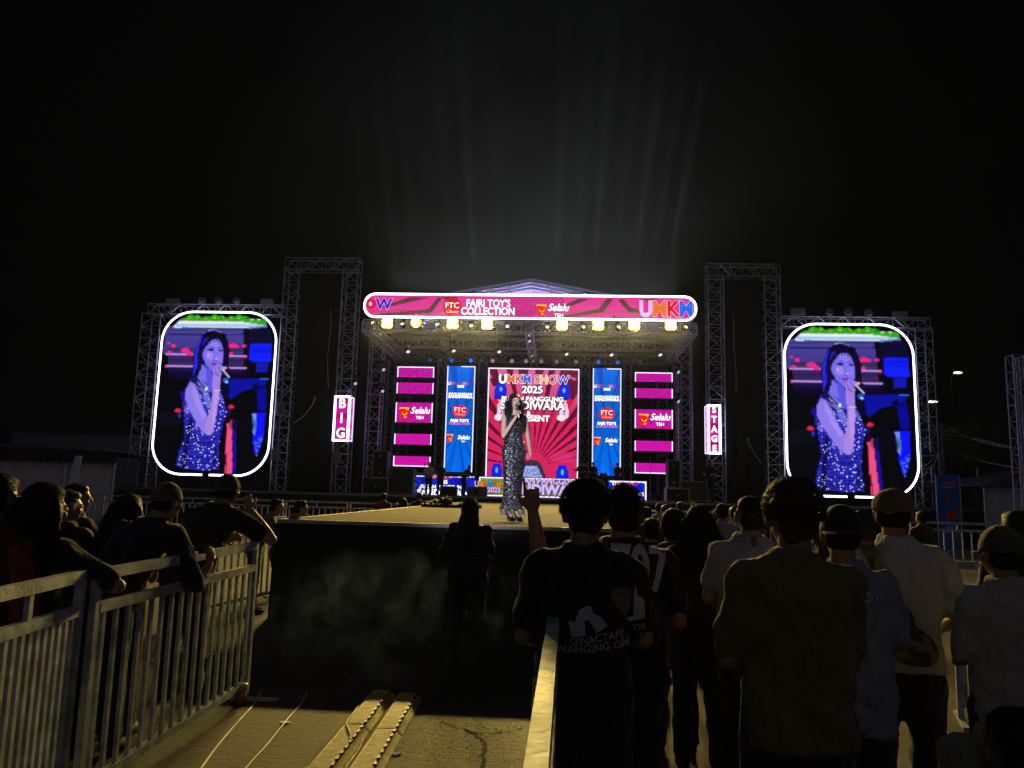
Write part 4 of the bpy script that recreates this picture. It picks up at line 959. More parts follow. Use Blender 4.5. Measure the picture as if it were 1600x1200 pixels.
def fabric(name, col, var=None):
    new = 'cloth_'+name not in MATS; m = mat('cloth_'+name, col, .88, bump=(260, .25), sheen=.3, var=var)
    if new:      # soft folds running down the cloth
        n = m.node_tree; t = n.nodes.new('ShaderNodeTexCoord'); mp = n.nodes.new('ShaderNodeMapping'); mp.inputs['Scale'].default_value = (9, 7, 4); mp.inputs['Rotation'].default_value = (.3, .5, 0)
        x = n.nodes.new('ShaderNodeTexNoise'); x.inputs['Scale'].default_value = 1.0; x.inputs['Detail'].default_value = 3; x.inputs['Distortion'].default_value = 1.6
        u = n.nodes.new('ShaderNodeBump'); u.inputs['Strength'].default_value = .9; u.inputs['Distance'].default_value = .05
        n.links.new(t.outputs['Object'], mp.inputs[0]); n.links.new(mp.outputs[0], x.inputs['Vector']); n.links.new(x.outputs['Fac'], u.inputs['Height'])
        b = [q for q in n.nodes if q.type == 'BUMP' and q != u][0]; n.links.new(u.outputs[0], b.inputs['Normal'])
    return m

def strands(mb, rs, centre, rad_, n, L, width, R_, curl=1.0, droop=0.0, zmin=-.4, front=.35):
    for i in range(n):
        while True:
            v = Vector((rs.gauss(0, 1), rs.gauss(0, 1), rs.gauss(0, 1))).normalized()
            if v.z > zmin and not (v.y > front and v.z < .45): break
        p = Vector((v.x*rad_[0], v.y*rad_[1], v.z*rad_[2])); t = Vector((rs.uniform(-1, 1), rs.uniform(-1, 1), rs.uniform(-1, .6))).normalized()
        l = L*rs.uniform(.5, 1.2); a = p*.96; b = p+v*l*.5+t*l*.35*curl; c = b+v*l*.3*(1-droop)+t*l*.6*curl-Vector((0, 0, droop*l)); sd = v.cross(t).normalized()*width
        q = [R_ @ k+centre for k in (a-sd, a+sd, b-sd*.8, b+sd*.8, c)]; mb.add(q, [(0, 1, 3, 2), (2, 3, 4)])
def curls(mb, rs, centre, rad_, n, rc, width, R_, zmin=-.35, front=.35):
    for i in range(n):
        while True:
            v = Vector((rs.gauss(0, 1), rs.gauss(0, 1), rs.gauss(0, 1))).normalized()
            if v.z > zmin and not (v.y > front and v.z < .45): break
        p = Vector((v.x*rad_[0], v.y*rad_[1], v.z*rad_[2]))*rs.uniform(.97, 1.03); t = v.cross(Vector((rs.uniform(-1, 1), rs.uniform(-1, 1), rs.uniform(-1, 1)))).normalized(); sd = v.cross(t)*width; r_ = rc*rs.uniform(.5, 1.25); a0 = rs.uniform(-.5, .5); L = rs.uniform(2.2, 3.6); vs = []
        for j in range(6):
            a = a0+L*j/5; q = p+(v*math.sin(a)*1.15+t*(1-math.cos(a)))*r_; w_ = sd*(1-j/6); vs += [R_ @ (q-w_)+centre, R_ @ (q+w_)+centre]
        mb.add(vs, [(2*j, 2*j+1, 2*j+3, 2*j+2) for j in range(5)])
def person(label, x, y, H, rz=0, group=None, z0=0.0, vox=.014, shirt=None, pants=None, skin=None, hair='short', hairm=None, lean=(0, 0), head=(0, 0, 0),
           armL=None, armR=None, loose=1.0, sleeve=.62, build=1.0, shorts=False, legs=None, seed=0, cap=None, hn=1200, female=False, fingers=True, hem=.86, lower=True, face=True, hcurl=(.5,)*4, hdL=None, hdR=None, hcurlR=None, hs=1.0):
    s = H/1.7; rs = random.Random(seed+11); skin = skin or SKIN
    r = thing('person', label, 'person', (x, y, z0), rz, group)
    V = lambda a, b, c: Vector((a, b, c))*s
    lx, ly = lean; hw = build
    sp = lambda z: (lx*max(0, (z-.95)/.65), ly*max(0, (z-.95)/.65))     # spine offset by height
    hc = V(lx*1.0, ly*1.0+.015, 1.578-.12*(lx*lx+ly*ly)); Rh = Matrix.Rotation(rad(head[0]), 3, 'Z') @ Matrix.Rotation(rad(head[1]), 3, 'X') @ Matrix.Rotation(rad(head[2]), 3, 'Y')
    sh = {}; AR = {}
    for sd in (-1, 1):
        ox, oy = sp(1.4); sh[sd] = V(sd*.163*hw+ox, oy, 1.362-.05*(lx*lx+ly*ly))
        a = armL if sd < 0 else armR
        if a is None: a = ((sd*.225*hw+ox, .0+oy*.8, 1.12), (sd*.12, .2+oy*.8, 1.06))
        AR[sd] = [sh[sd], V(*a[0]), V(*a[1])]
    leg = legs or {-1: [(-.09, 0, .92), (-.1, .03, .5), (-.11, -.01, .08)], 1: [(.09, 0, .92), (.1, .02, .5), (.12, .02, .08)]}
    # body: one continuous mesh
    mb = MB(); k = s*hs
    def he(c, q): mb.ell(hc+Rh @ (Vector(c)*k), Vector(q)*k, 16, 12, Rh)
    he((0, -.012, .025), (.075, .092, .088)); he((0, .018, -.03), (.06, .072, .075)); he((0, .052, -.082), (.03, .028, .024)); he((0, .035, -.06), (.05, .045, .04))
    if face:
        he((0, .094, -.016), (.011, .016, .02)); he((0, .1, -.028), (.015, .012, .009)); he((0, .078, .018), (.046, .014, .012)); he((0, .085, -.05), (.022, .011, .006)); he((0, .083, -.059), (.018, .011, .006))
        for sd in (-1, 1): he((sd*.04, .068, -.03), (.02, .016, .02))
    for sd in (-1, 1): he((sd*.08, -.004, -.012), (.011, .021, .032)); he((sd*.086, -.012, .002), (.007, .014, .018))
    nb_ = Vector((sp(1.42)[0], sp(1.42)[1]-.01, 1.40))*s; limb(mb, [nb_, hc+Rh @ Vector((0, -.022, -.06))*k], [.062*s*hw, .053*s*(.88 if female else 1)])
    loft(mb, [(sp(z)[0]*s, sp(z)[1]*s, z*s, a*s*hw, b*s*hw) for z, a, b in ((.84, .14, .09), (1.0, .14, .095), (1.15, .135, .09), (1.3, .155, .1), (1.37, .14, .08), (1.43, .07, .055))])
    for sd in (-1, 1):
        a = AR[sd]; limb(mb, [a[0], a[0].lerp(a[1], .5), a[1], a[1].lerp(a[2], .35), a[2]], [.052*s*hw, .045*s*hw, .038*s*hw, .038*s*hw, .026*s])
        if fingers:
            hd = hdL if sd < 0 else hdR
            d = (a[2]-a[1]).normalized(); nr = Vector((-sd, .2, 0)); cu = hcurl
            if sd > 0 and hcurlR: cu = hcurlR
            if hd: d, nr = Vector(hd[0]), Vector(hd[1])
            hand(mb, a[2], d, nr, s, cu, .4, -1 if sd < 0 else 1)
        if lower: L_ = [V(*q) for q in leg[sd]]; limb(mb, [L_[0], L_[1], L_[2]], [.085*s, .055*s, .038*s]); mb.ell(L_[2]+V(0, .05, -.04), (.038*s, .09*s, .03*s), 12, 8)
    body = obj(remesh(mb, vox*.62 if fingers else vox, 1, 'body'), 'body', skin, r)
    if face and vox < .02:
        for sd in (-1, 1):
            c = hc+Rh @ (Vector((sd*.031, .083, .0))*k); e = MB().ell(c, (.012*k,)*3, 10, 8).build('eye', EYEW, r, True)
            MB().ell(hc+Rh @ (Vector((sd*.031, .0925, .0))*k), (.006*k,)*3, 8, 6).build('iris', EYEB, e, True)
    # shirt
    if shirt:
        mb = MB(); g = .012*loose
        loft(mb, [(sp(z)[0]*s, sp(z)[1]*s+b2*s, z*s, (a*hw+g)*s, (b*hw+g)*s) for z, a, b, b2 in ((hem, .168+.012*loose, .118, 0), (.95, .162+.01*loose, .116, 0), (1.08, .155+.008*loose, .108, 0), (1.2, .165, .112, 0), (1.31, .168, .113, -.004), (1.37, .152, .1, -.006), (1.41, .118, .082, -.008), (1.445, .085, .068, -.008), (1.478, .064, .058, -.006))], 26)
        for sd in (-1, 1):
            a = AR[sd]; e = a[0].lerp(a[1], min(sleeve, 1)); rr = (.063+.004*loose)*s*hw
            pts = [nb_+Vector((sd*.05*s, 0, .0)), a[0]+Vector((0, 0, -.002*s)), a[0].lerp(e, .5), e]; rad2 = [.055*s, rr+.009*s, rr*1.02, rr*1.02*(.85 if sleeve > 1 else 1)]
            if sleeve > 1: f = a[1].lerp(a[2], sleeve-1); pts = pts[:3]+[a[1], f]; rad2 = [.055*s, rr+.009*s, rr*.97, rr*.8, rr*.65]
            limb(mb, pts, rad2, 14)
        me = remesh(mb, vox, 3, 'shirt'); wrinkle(me, .011*s*loose, seed*3.1+1); so = obj(me, 'shirt', shirt, r); r['_'] = 0; del r['_']
    else: so = None
    if lower:
        mb = MB(); P_ = pants or fabric('dark_trousers', (.02, .02, .025))
        loft(mb, [(0, 0, .80*s, .155*s*hw, .105*s*hw), (0, 0, .88*s, .16*s*hw, .11*s*hw), (0, 0, (hem+.08)*s, .15*s*hw, .1*s*hw)])
        for sd in (-1, 1):
            L_ = [V(*q) for q in leg[sd]]; e = L_[1].lerp(L_[2], -.02 if shorts else .93); limb(mb, [L_[0], L_[0].lerp(L_[1], .5), L_[1], e], [.105*s*hw, .095*s*hw, .078*s*hw, .068*s*hw] if not shorts else [.105*s*hw, .1*s*hw, .095*s*hw, .095*s*hw])
        me = remesh(mb, vox*1.3, 2, 'trousers'); wrinkle(me, .009*s, seed*2.3+5); obj(me, 'shorts' if shorts else 'trousers', P_, r)
        for sd in (-1, 1):
            a = V(*leg[sd][2]); q = MB(); q.ell(a+V(0, .06, -.045), (.048*s, .13*s, .04*s), 12, 8).ell(a+V(0, -.02, -.03), (.042*s, .05*s, .055*s), 10, 8); q.build('shoe', RUBBER, r, True)
    # hair
    hm_ = hairm or HAIRM; mb = MB(); I = Rh
    def hh(c, q): mb.ell(hc+Rh @ (Vector(c)*k), Vector(q)*k, 16, 12, Rh)
    if hair in ('short', 'curly', 'buzz', 'long', 'bun'):
        t_ = {'short': .004, 'curly': .007, 'buzz': -.002, 'long': .008, 'bun': .004}[hair]
        hh((0, -.022, .034), (.079+t_, .09+t_, .086+t_)); hh((0, -.052, -.028), (.07+t_*.6, .05+t_*.6, .066)); hh((0, .03, .075), (.062+t_, .05, .035+t_*.7))
        if hair == 'bun': hh((0, -.12, .05), (.045, .045, .045))
        if hair == 'long':
            for sd in (-1, 0, 1): mb.path([hc+Rh @ (Vector((sd*.06, -.03-.02*(sd == 0), .03))*k), hc+Rh @ (Vector((sd*.085, -.06, -.1))*k), hc+Vector((sd*.085, -.09, -.22))*k, hc+Vector((sd*.07, -.1, -.32))*k], [.055*k, .062*k, .058*k, .03*k], 12)
        me = remesh(mb, .011 if vox < .02 else .02, 2, 'hair'); wrinkle(me, .006 if hair != 'curly' else .012, seed+3); ho = obj(me, 'hair', hm_, r)
        if hn:
            mb = MB(); ce = hc+Rh @ (Vector((0, -.022, .03))*k); R0 = ((.083+t_)*k, (.094+t_)*k, (.09+t_)*k)
            if hair == 'curly': curls(mb, rs, ce, R0, hn, .0095*k, .0011, Rh)
            elif hair == 'buzz': strands(mb, rs, ce, R0, hn, .006*k, .0008, Rh, .4)
            else: curls(mb, rs, ce, R0, int(hn*1.6), .006*k, .001, Rh)
            if hair == 'long':
                for i in range(hn):
                    a = rs.uniform(-2.5, 0.0) - .3; x0, y0 = math.cos(a)*.1, math.sin(a)*.085-.03; z0_ = rs.uniform(-.1, .06); p = hc+Vector((x0, y0, z0_))*k; l = rs.uniform(.1, .26)*k; pts = []
                    w_ = rs.uniform(.001, .0026); pv = p
                    qs = [p+Vector((rs.uniform(-.012, .012)+x0*.25*j, rs.uniform(-.012, .012)+y0*.2*j, -l*j/3)) for j in range(4)]
                    vv = []
                    for j, q in enumerate(qs): ww = w_*(1-j/3.4); vv += [q-Vector((ww, 0, 0)), q+Vector((ww, 0, 0))]
                    mb.add(vv, [(0, 1, 3, 2), (2, 3, 5, 4), (4, 5, 7, 6)])
            mb.build('loose_hair', hm_ if hair != 'curly' else (hairm or HAIRM), ho)
    elif hair == 'hijab':
        hh((0, -.02, .03), (.092, .105, .1)); hh((0, -.01, -.06), (.085, .09, .09)); mb.path([hc+Rh @ (Vector((0, -.03, -.02))*k), hc+Vector((0, -.045, -.13))*k, hc+Vector((0, -.05, -.22))*k, hc+Vector((0, -.05, -.30))*k], [.09*k, .1*k, .15*k, .17*k], 16)
        me = remesh(mb, .013, 3, 'hijab'); wrinkle(me, .012, seed+3, 1.5); obj(me, 'headscarf', cap or BLACK, r)
    if hair in ('cap', 'flatcap', 'backcap'):
        hh((0, -.036, -.03), (.079, .062, .048)); hh((0, -.03, .0), (.0815, .07, .05)); me = remesh(mb, .011, 2, 'hair'); ho = obj(me, 'hair', hm_, r)
        if hn: mb = MB(); strands(mb, rs, hc+Rh @ (Vector((0, -.02, 0))*k), (.083*k, .09*k, .07*k), hn//3, .009*k, .001, Rh, 1, .5, -.8, .2); mb.build('loose_hair', hm_, ho)
        mb = MB(); cr = MB(); cm = cap or BLACK; n = 28; m = 9; vs = []
        top = .118 if hair != 'flatcap' else .108
        for i in range(m+1):
            ph = (math.pi/2)*i/m
            for j in range(n):
                t = 2*math.pi*j/n; sw = 1.0 if hair != 'flatcap' else 1.0+.16*math.sin(ph*2)
                px_, py_, pz_ = .086*math.cos(t)*math.cos(ph)*sw, -.012+.104*math.sin(t)*math.cos(ph)*sw, .008+top*math.sin(ph)
                vs.append(hc+Rh @ (Vector((px_, py_, pz_))*k))
        fs = [(i*n+j, i*n+(j+1) % n, (i+1)*n+(j+1) % n, (i+1)*n+j) for i in range(m) for j in range(n)]
        mb.add(vs, fs); co = mb.build('cap', cm, r, True); so_ = co.modifiers.new('t', 'SOLIDIFY'); so_.thickness = .004; so_.offset = 1
        fy = -1 if hair == 'backcap' else 1; vs = []; nn = 12; ext = .075 if hair != 'flatcap' else .045
        for i in range(nn+1):
            a = rad(20+140*i/nn); bx, by = .086*math.cos(a), .104*math.sin(a)
            for q, e in ((0, 0), (1, ext*math.sin(math.pi*i/nn)**.6)):
                vs.append(hc+Rh @ (Vector((bx*(1+.02*q), fy*(by+e)-.012, .01-(.012*q)))*k))
        br = MB().add(vs, [(2*i, 2*i+1, 2*i+3, 2*i+2) for i in range(nn)]).build('cap_brim', cm, r, True); q = br.modifiers.new('t', 'SOLIDIFY'); q.thickness = .005
    r_ = r; return r_, so, hc, s
def at_head(px, py, d): p = atD(px, py, d); return p.x, p.y, p.z
def toscreen_local(px, py, d, x, y): p = atD(px, py, d); return (p.x-x, p.y-y, p.z)
def project(o, target, off=.004, sub=2):
    """lay a flat print onto the back of a shirt"""
    bm = bmesh.new(); bm.from_mesh(o.data); bmesh.ops.triangulate(bm, faces=bm.faces)
    for _ in range(sub):
        es = [e for e in bm.edges if e.calc_length() > .018]
        if es: bmesh.ops.subdivide_edges(bm, edges=es, cuts=1); bmesh.ops.triangulate(bm, faces=bm.faces)
    t = BVHTree.FromObject(target, bpy.context.evaluated_depsgraph_get()) if False else BVHTree.FromPolygons([v.co for v in target.data.vertices], [p.vertices for p in target.data.polygons])
    L = Vector(o.location); kill = []
    for v in bm.verts:
        p = v.co+L; h = t.ray_cast(Vector((p.x, -3, p.z)), Vector((0, 1, 0)))
        if h[0] is None: kill.append(v); continue
        v.co = h[0]+Vector((0, -off, 0))
    bmesh.ops.delete(bm, geom=kill, context='VERTS')
    bm.to_mesh(o.data); bm.free(); o.location = (0, 0, 0); o.parent = target
INK = mat('print_grey', (.48, .48, .52), .8, bump=(90, .3)); INKW = mat('print_white', (.55, .55, .6), .8, bump=(60, .2)); INKS = mat('print_tan', (.20, .14, .10), .8)
TEE_BLACK = fabric('black_tee', (.012, .012, .014)); TEE_NAVY = fabric('navy_tee', (.012, .016, .035)); TEE_MUST = fabric('mustard_tee', (.17, .125, .03)); TEE_WHITE = fabric('white_tee', (.48, .47, .48)); TEE_BLUE = fabric('slate_blue_tee', (.26, .27, .36)); TEE_GREY = fabric('grey_tee', (.34, .34, .39)); TEE_BEIGE = fabric('beige_tee', (.42, .37, .33)); TEE_BROWN = fabric('brown_tee', (.10, .045, .03)); RED_SC = fabric('red_scarf', (.30, .02, .02)); CAMO = mat('cloth_camo', (.05, .055, .03), .85, var=(16, (.24, .20, .13), .03)); DENIM = fabric('denim', (.03, .04, .07))

# -- right-hand foreground
x, y, h = at_head(915, 746, 2.85)
rA, soA, hc, s = person('man with bushy hair in a black printed T-shirt standing by the yellow rail', x, y, h-.015, 0, vox=.011, shirt=TEE_BLACK, seed=1, hair='curly', hn=5200, loose=1.3, build=1.0, sleeve=.75, fingers=False)
def prt(name, pts, m):
    v = [toscreen_local(a, b, 2.72, x, y) for a, b in pts]; o = MB().add([(q[0], 0, q[2]) for q in v], [tuple(range(len(v)-1, -1, -1))]).build(name, m); project(o, soA, .005, 5)
def ptx(body, px, py, size, rot, m=INK, sx=1.0):
    q = toscreen_local(px, py, 2.72, x, y); o = text('print_lettering', body, size, m, None, (q[0], 0, q[2]), off=size*.03, ext=0, sx=sx)
    o.data.transform(Matrix.Rotation(rad(-rot), 4, 'Y')); project(o, soA, .006, 2)
prt('print_monument', [(888, 966), (898, 968), (904, 950), (914, 944), (922, 943), (926, 954), (940, 962), (948, 974), (930, 985), (927, 976), (918, 964), (912, 966), (914, 987), (892, 990)], INK)
prt('print_portrait', [(945, 925), (952, 929), (958, 921), (975, 918), (987, 925), (984, 952), (976, 964), (966, 960), (954, 944), (948, 938)], INKS)
prt('print_hat', [(951, 934), (953, 924), (962, 918), (975, 917), (985, 923), (988, 934), (970, 930)], mat('print_darkgreen', (.05, .08, .06), .8))
prt('print_spires', [(990, 930), (993, 914), (997, 930), (1001, 932), (1007, 938), (1008, 966), (974, 973), (976, 966), (990, 962)], INK)
ptx('SENACTAN S', 937, 992, .036, 9); ptx('WANGING OM SI', 934, 1006, .038, 6); ptx('NATOR', 986, 981, .03, 8); ptx('SIUANI', 1000, 993, .03, 3)
# strap across the back
m = MB(); P_ = []
for i in range(26):
    t = i/25; q = toscreen_local(918+92*t, 893+125*t, 2.72, x, y); P_.append((q[0], q[2]))
m.add([(a, 0, b+.022) for a, b in P_]+[(a-.004, 0, b-.022) for a, b in P_], [(i, i+1, 26+i+1, 26+i) for i in range(25)]); o = m.build('bag_strap', BLACK); project(o, soA, .011, 1)
x, y, h = at_head(1237, 741, 2.5)
person('tall man with curly brown tipped hair in a mustard T-shirt', x, y, h-.02, 0, vox=.011, shirt=TEE_MUST, seed=2, hair='curly', hairm=HAIRB, hn=5600, loose=1.2, build=.97, sleeve=.8, fingers=False, head=(4, 0, 0), armR=((.185, .04, 1.11), (.08, .2, 1.08)), armL=((-.21, .02, 1.11), (-.1, .2, 1.08)))
x, y, h = at_head(974, 757, 3.25)
r2, so2, hc2, s2 = person('man in a black jersey with big numerals raising a hand sign', x, y, h, 0, vox=.012, shirt=TEE_BLACK, seed=3, hair='short', hn=1500, loose=1.6, build=1.05, sleeve=.7, armL=((-.355, .02, 1.33), (-.40, .05, 1.57)), hcurl=(.02, 1.4, 1.5, 1.2), hdL=((-.08, 0, 1), (0, 1, 0)))
q = toscreen_local(998, 890, 3.13, x, y); o = text('jersey_number', '707', .25, INKW, None, (q[0], 0, q[2]), off=.02, ext=0, sx=.62); project(o, so2, .006, 3)
x, y, h = at_head(1314, 789, 3.15)
rD, soD, _, _ = person('man in a black cap and slate blue T-shirt right of the mustard shirt', x, y, h-.005, 0, vox=.013, shirt=TEE_BLUE, seed=4, hair='backcap', hn=700, loose=1.8, sleeve=.8, hem=.74, head=(-8, 0, 0), shorts=True, fingers=False)
q = toscreen_local(1345, 931, 3.03, x, y); o = text('print_lettering', 'ROV', .05, INKW, None, (q[0], 0, q[2]), off=.001, ext=0, sx=1.3, shear=.3); project(o, soD, .006, 1)
x, y, h = at_head(1396, 762, 3.6)
rE, soE, hcE, sE = person('man in a tan flat cap and pale grey T-shirt with a camouflage sling bag', x, y, h, rad(-14), vox=.013, shirt=TEE_WHITE, seed=5, hair='flatcap', cap=fabric('tan_cap', (.17, .11, .05)), hn=600, loose=1.4, build=1.0, sleeve=.85, head=(-22, 0, 0), armR=((.27, -.04, 1.12), (.19, .16, 1.03)), fingers=True)
m = MB(); n = 26; vs = []
tr = BVHTree.FromPolygons([v.co for v in soE.data.vertices], [p.vertices for p in soE.data.polygons])
def onback(px_, pz_): hitp = tr.ray_cast(Vector((px_, -3, pz_)), Vector((0, 1, 0)))[0]; return hitp if hitp is not None else Vector((px_, -.1, pz_))
for i in range(n):
    t = i/(n-1); cx_ = -.14+.20*t; cz_ = 1.40-.5*t
    for sd in (-1, 1): q = onback(cx_+sd*.028, cz_+sd*.012); vs.append(q+Vector((0, -.010, 0)))
m.add(vs, [(2*i, 2*i+1, 2*i+3, 2*i+2) for i in range(n-1)]); o = m.build('bag_strap', CAMO, rE); q = o.modifiers.new('t', 'SOLIDIFY'); q.thickness = .006
o = remesh(MB().ell((.02, -.155, .96), (.11, .045, .085), 16, 10, Matrix.Rotation(rad(30), 3, 'Y')).ell((-.03, -.15, 1.06), (.07, .035, .07), 16, 10), .012, 1, 'bag'); wrinkle(o, .01, 4)
tag(obj(o, 'sling_bag', CAMO, None), 'camouflage sling bag on the back of the flat cap man', 'bag').matrix_world = rE.matrix_basis.copy()
x, y, h = at_head(1564, 821, 3.1)
person('boy in an olive cap and beige T-shirt at the right edge', x, y, h-.005, rad(4), vox=.013, shirt=TEE_BEIGE, seed=6, hair='cap', cap=fabric('olive_cap', (.10, .09, .045)), hn=700, loose=1.3, sleeve=.9, hem=.72, head=(6, 0, 0), fingers=False, shorts=True, build=.92)
x, y, h = at_head(1588, 797, 4.4)
person('dark haired person partly hidden behind the boy at the right edge', x, y, h, 0, vox=.018, shirt=TEE_BLACK, seed=7, hair='short', hn=500, fingers=False)
x, y, h = at_head(1172, 770, 4.1)
rC, soC, _, _ = person('man in a grey T-shirt with short cropped hair left of the mustard shirt', x, y, h-.005, 0, vox=.013, shirt=TEE_GREY, seed=8, hair='buzz', hn=1500, loose=1.5, build=1.05, fingers=False)
q = toscreen_local(1178, 842, 3.98, x, y); o = text('print_lettering', 'OSO', .04, fabric('ink_dark', (.04, .04, .05)), None, (q[0], 0, q[2]), off=.002, ext=0, sx=.9); o.data.transform(Matrix.Rotation(rad(-90), 4, 'Y')); project(o, soC, .006, 1)
x, y, h = at_head(1051, 797, 4.9)
person('short haired person in black, left one of the pair in mid crowd', x, y, h, 0, vox=.015, shirt=TEE_BLACK, seed=9, hair='short', hn=900, fingers=False, hs=1.08)
x, y, h = at_head(1091, 791, 4.7)
person('woman with thick dark hair in black, right one of the pair in mid crowd', x, y, h, 0, vox=.015, shirt=fabric('charcoal_top', (.018, .016, .018)), seed=10, hair='long', hn=900, fingers=False, female=True)
x, y, h = at_head(1018, 808, 6.2)
person('short dark haired person behind the black jersey', x, y, h, 0, vox=.018, shirt=TEE_BLACK, seed=12, hair='short', hn=500, fingers=False)
# low figures at the bottom right
x, y, h = at_head(1584, 1108, 2.15)
sit = {-1: [(-.1, .0, .92), (-.16, .3, .98), (-.14, .26, .52)], 1: [(.1, .0, .92), (.16, .3, .98), (.14, .26, .52)]}
person('child with dark hair sitting low at the bottom right corner', x, y, 1.5, 0, z0=h-1.5, vox=.014, shirt=TEE_BLACK, seed=13, hair='short', hn=1500, fingers=False, legs=sit)
x, y, h = at_head(1506, 1146, 2.3)
person('seated person under a pale olive headscarf at the bottom right', x, y, 1.5, 0, z0=h-1.5, vox=.014, shirt=fabric('olive_top', (.20, .19, .12)), seed=14, hair='hijab', cap=fabric('pale_scarf', (.24, .22, .15)), hn=0, fingers=False, legs=sit)

# -- person in front of the runway
x, y, h = at_head(735, 776, 6.9)
rH, soH, _, _ = person('person in a dark hooded jacket standing in front of the runway', x, y, h, rad(0), vox=.014, shirt=fabric('dark_jacket', (.016, .018, .024)), seed=15, hair='hijab', cap=fabric('dark_hood', (.02, .022, .026)), hn=0, sleeve=1.8, loose=1.8, armL=((-.26, -.02, 1.12), (-.14, .17, 1.1)))
q = toscreen_local(712, 838, 6.75, x, y); o = MB().lathe([(.028, -.001), (.045, 0), (.028, .001)], (q[0], 0, q[2]), 18, 'Y').build('print_ring', fabric('dim_print', (.09, .10, .14))); project(o, soH, .006, 0)
q = toscreen_local(728, 868, 6.75, x, y); 
for k_ in range(3): o = MB().add([(q[0]-.1, 0, q[2]-.03*k_), (q[0]+.16, 0, q[2]-.03*k_+.01), (q[0]+.16, 0, q[2]-.03*k_+.018), (q[0]-.1, 0, q[2]-.03*k_+.008)], [(0, 1, 2, 3)]).build('print_bar', fabric('dim_print', (.09, .10, .14))); project(o, soH, .006, 3)

# -- left-hand foreground, leaning on the barriers
x, y, h = at_head(2, 741, 3.8)
person('person with dark hair and red scarf over the shoulder at the left edge', x, y, h, 0, vox=.014, shirt=fabric('maroon_top', (.10, .012, .012)), seed=16, hair='short', hn=1500, loose=1.4, fingers=False, sleeve=1.3)
o = MB(); limb(o, [(-.1, .05, 1.40), (.06, .02, 1.40), (.17, -.01, 1.36), (.21, -.03, 1.2), (.22, -.03, 1.0), (.2, -.02, .8)], [.06, .075, .075, .065, .075, .05], 14); me = remesh(o, .014, 3, 'scarf'); wrinkle(me, .02, 9, 1.5)
so = tag(obj(me, 'scarf', RED_SC, None), 'red scarf hanging over a shoulder at the left edge', 'scarf'); so.location = (x, y, h-1.7)
x, y, h = at_head(58, 757, 3.85)
person('woman with long loose dark hair resting her arm on the barrier', x, y, h-.01, rad(-6), vox=.013, shirt=TEE_BLACK, seed=17, hair='long', hn=6000, loose=1.3, female=True, head=(-8, 0, 0), sleeve=.8, hs=1.12, armR=((.46, .13, 1.17), (.25, .30, 1.14)), lean=(.02, .05))
x, y, h = at_head(107, 765, 5.0)
person('man with short hair and a lit cheek behind the long haired woman', x, y, h, rad(-8), vox=.015, shirt=TEE_BLACK, seed=18, hair='short', hn=900, head=(-28, 0, 0), fingers=False)
x, y, h = at_head(122, 755, 5.8)
person('young man in profile with folded arms beyond the left barrier', x, y, h, rad(-30), vox=.014, shirt=TEE_BLACK, seed=19, hair='short', hn=900, head=(-30, 0, 0), sleeve=.6, armR=((.28, .12, 1.15), (.42, .36, 1.12)), armL=((-.2, .12, 1.13), (.06, .3, 1.08)))
x, y, h = at_head(226, 772, 5.0); x -= .1
person('woman with dark hair close behind the boy with the phone', x, y, h, 0, vox=.015, shirt=TEE_BLACK, seed=20, hair='long', hn=900, fingers=False, female=True)
x, y, h = at_head(270, 757, 4.75)
rP, _, _, _ = person('person in a patterned cap and navy T-shirt leaning over the barrier with a phone', x-.33, y-.06, h+.02, rad(-10), vox=.013, shirt=TEE_NAVY, seed=21, hair='backcap', cap=fabric('patterned_cap', (.07, .06, .05), (30, (.16, .13, .09), .1)), hn=600, loose=1.5, head=(-18, -4, 0), sleeve=.95, build=1.1, lean=(.30, .12), armR=((.52, .2, 1.03), (.51, .34, 1.15)), armL=((.06, .22, 1.06), (.2, .34, 1.18)), hdR=((0, 0, 1), (-1, .2, 0)), hcurlR=(.75, .7, .7, .8))
ph = atD(319, 846, 4.83)
o = MB().bbox(-.037, .037, -.004, .004, -.075, .075, .006).build('body', BLACKM); o2 = MB().box(-.033, .033, -.0055, -.0045, -.068, .068).build('screen', mat('phone_glass', (.01, .01, .012), .1), None)
rp = thing('phone', 'dark phone held upright over the barrier', 'phone', ph, rad(60)); o.parent = rp; o2.parent = rp
x, y, h = at_head(358, 743, 5.9); x -= .27; h += .015
person('man in a cap and black T-shirt with one hand at his neck and elbow out', x, y, h, rad(-5), vox=.013, shirt=TEE_BLACK, seed=22, hair='backcap', cap=fabric('grey_cap', (.045, .045, .05)), hn=600, loose=1.5, build=1.15, head=(-10, 0, 0), sleeve=.6, lean=(.25, .06), armR=((.60, .16, 1.19), (.41, .15, 1.42)), hdR=((-.4, .1, .9), (-.3, .9, 0)), armL=((-.1, .15, 1.12), (.1, .33, 1.17)))
x, y, h = at_head(408, 772, 9.6)
for k_, (px, d, sh_, lb) in enumerate(((404, 9.8, fabric('brown_print', (.16, .12, .09)), 'person in a pale brown top leaning on a barrier left of the runway'), (440, 9.4, CAMO, 'person in a camouflage shirt stretching an arm along a barrier left of the runway'))):
    x, y, h = at_head(px, 768+4*k_, d)
    person(lb, x, y, 1.42, rad(-70), vox=.016, shirt=sh_, seed=23+k_, hair='short', hn=400, head=(0, 0, 0), sleeve=1.4, lean=(0, .28), armR=((.2, .4, 1.1), (.2, .68, 1.06)), armL=((-.2, .4, 1.1), (-.2, .68, 1.06)))
x, y, h = at_head(474, 786, 12.5)
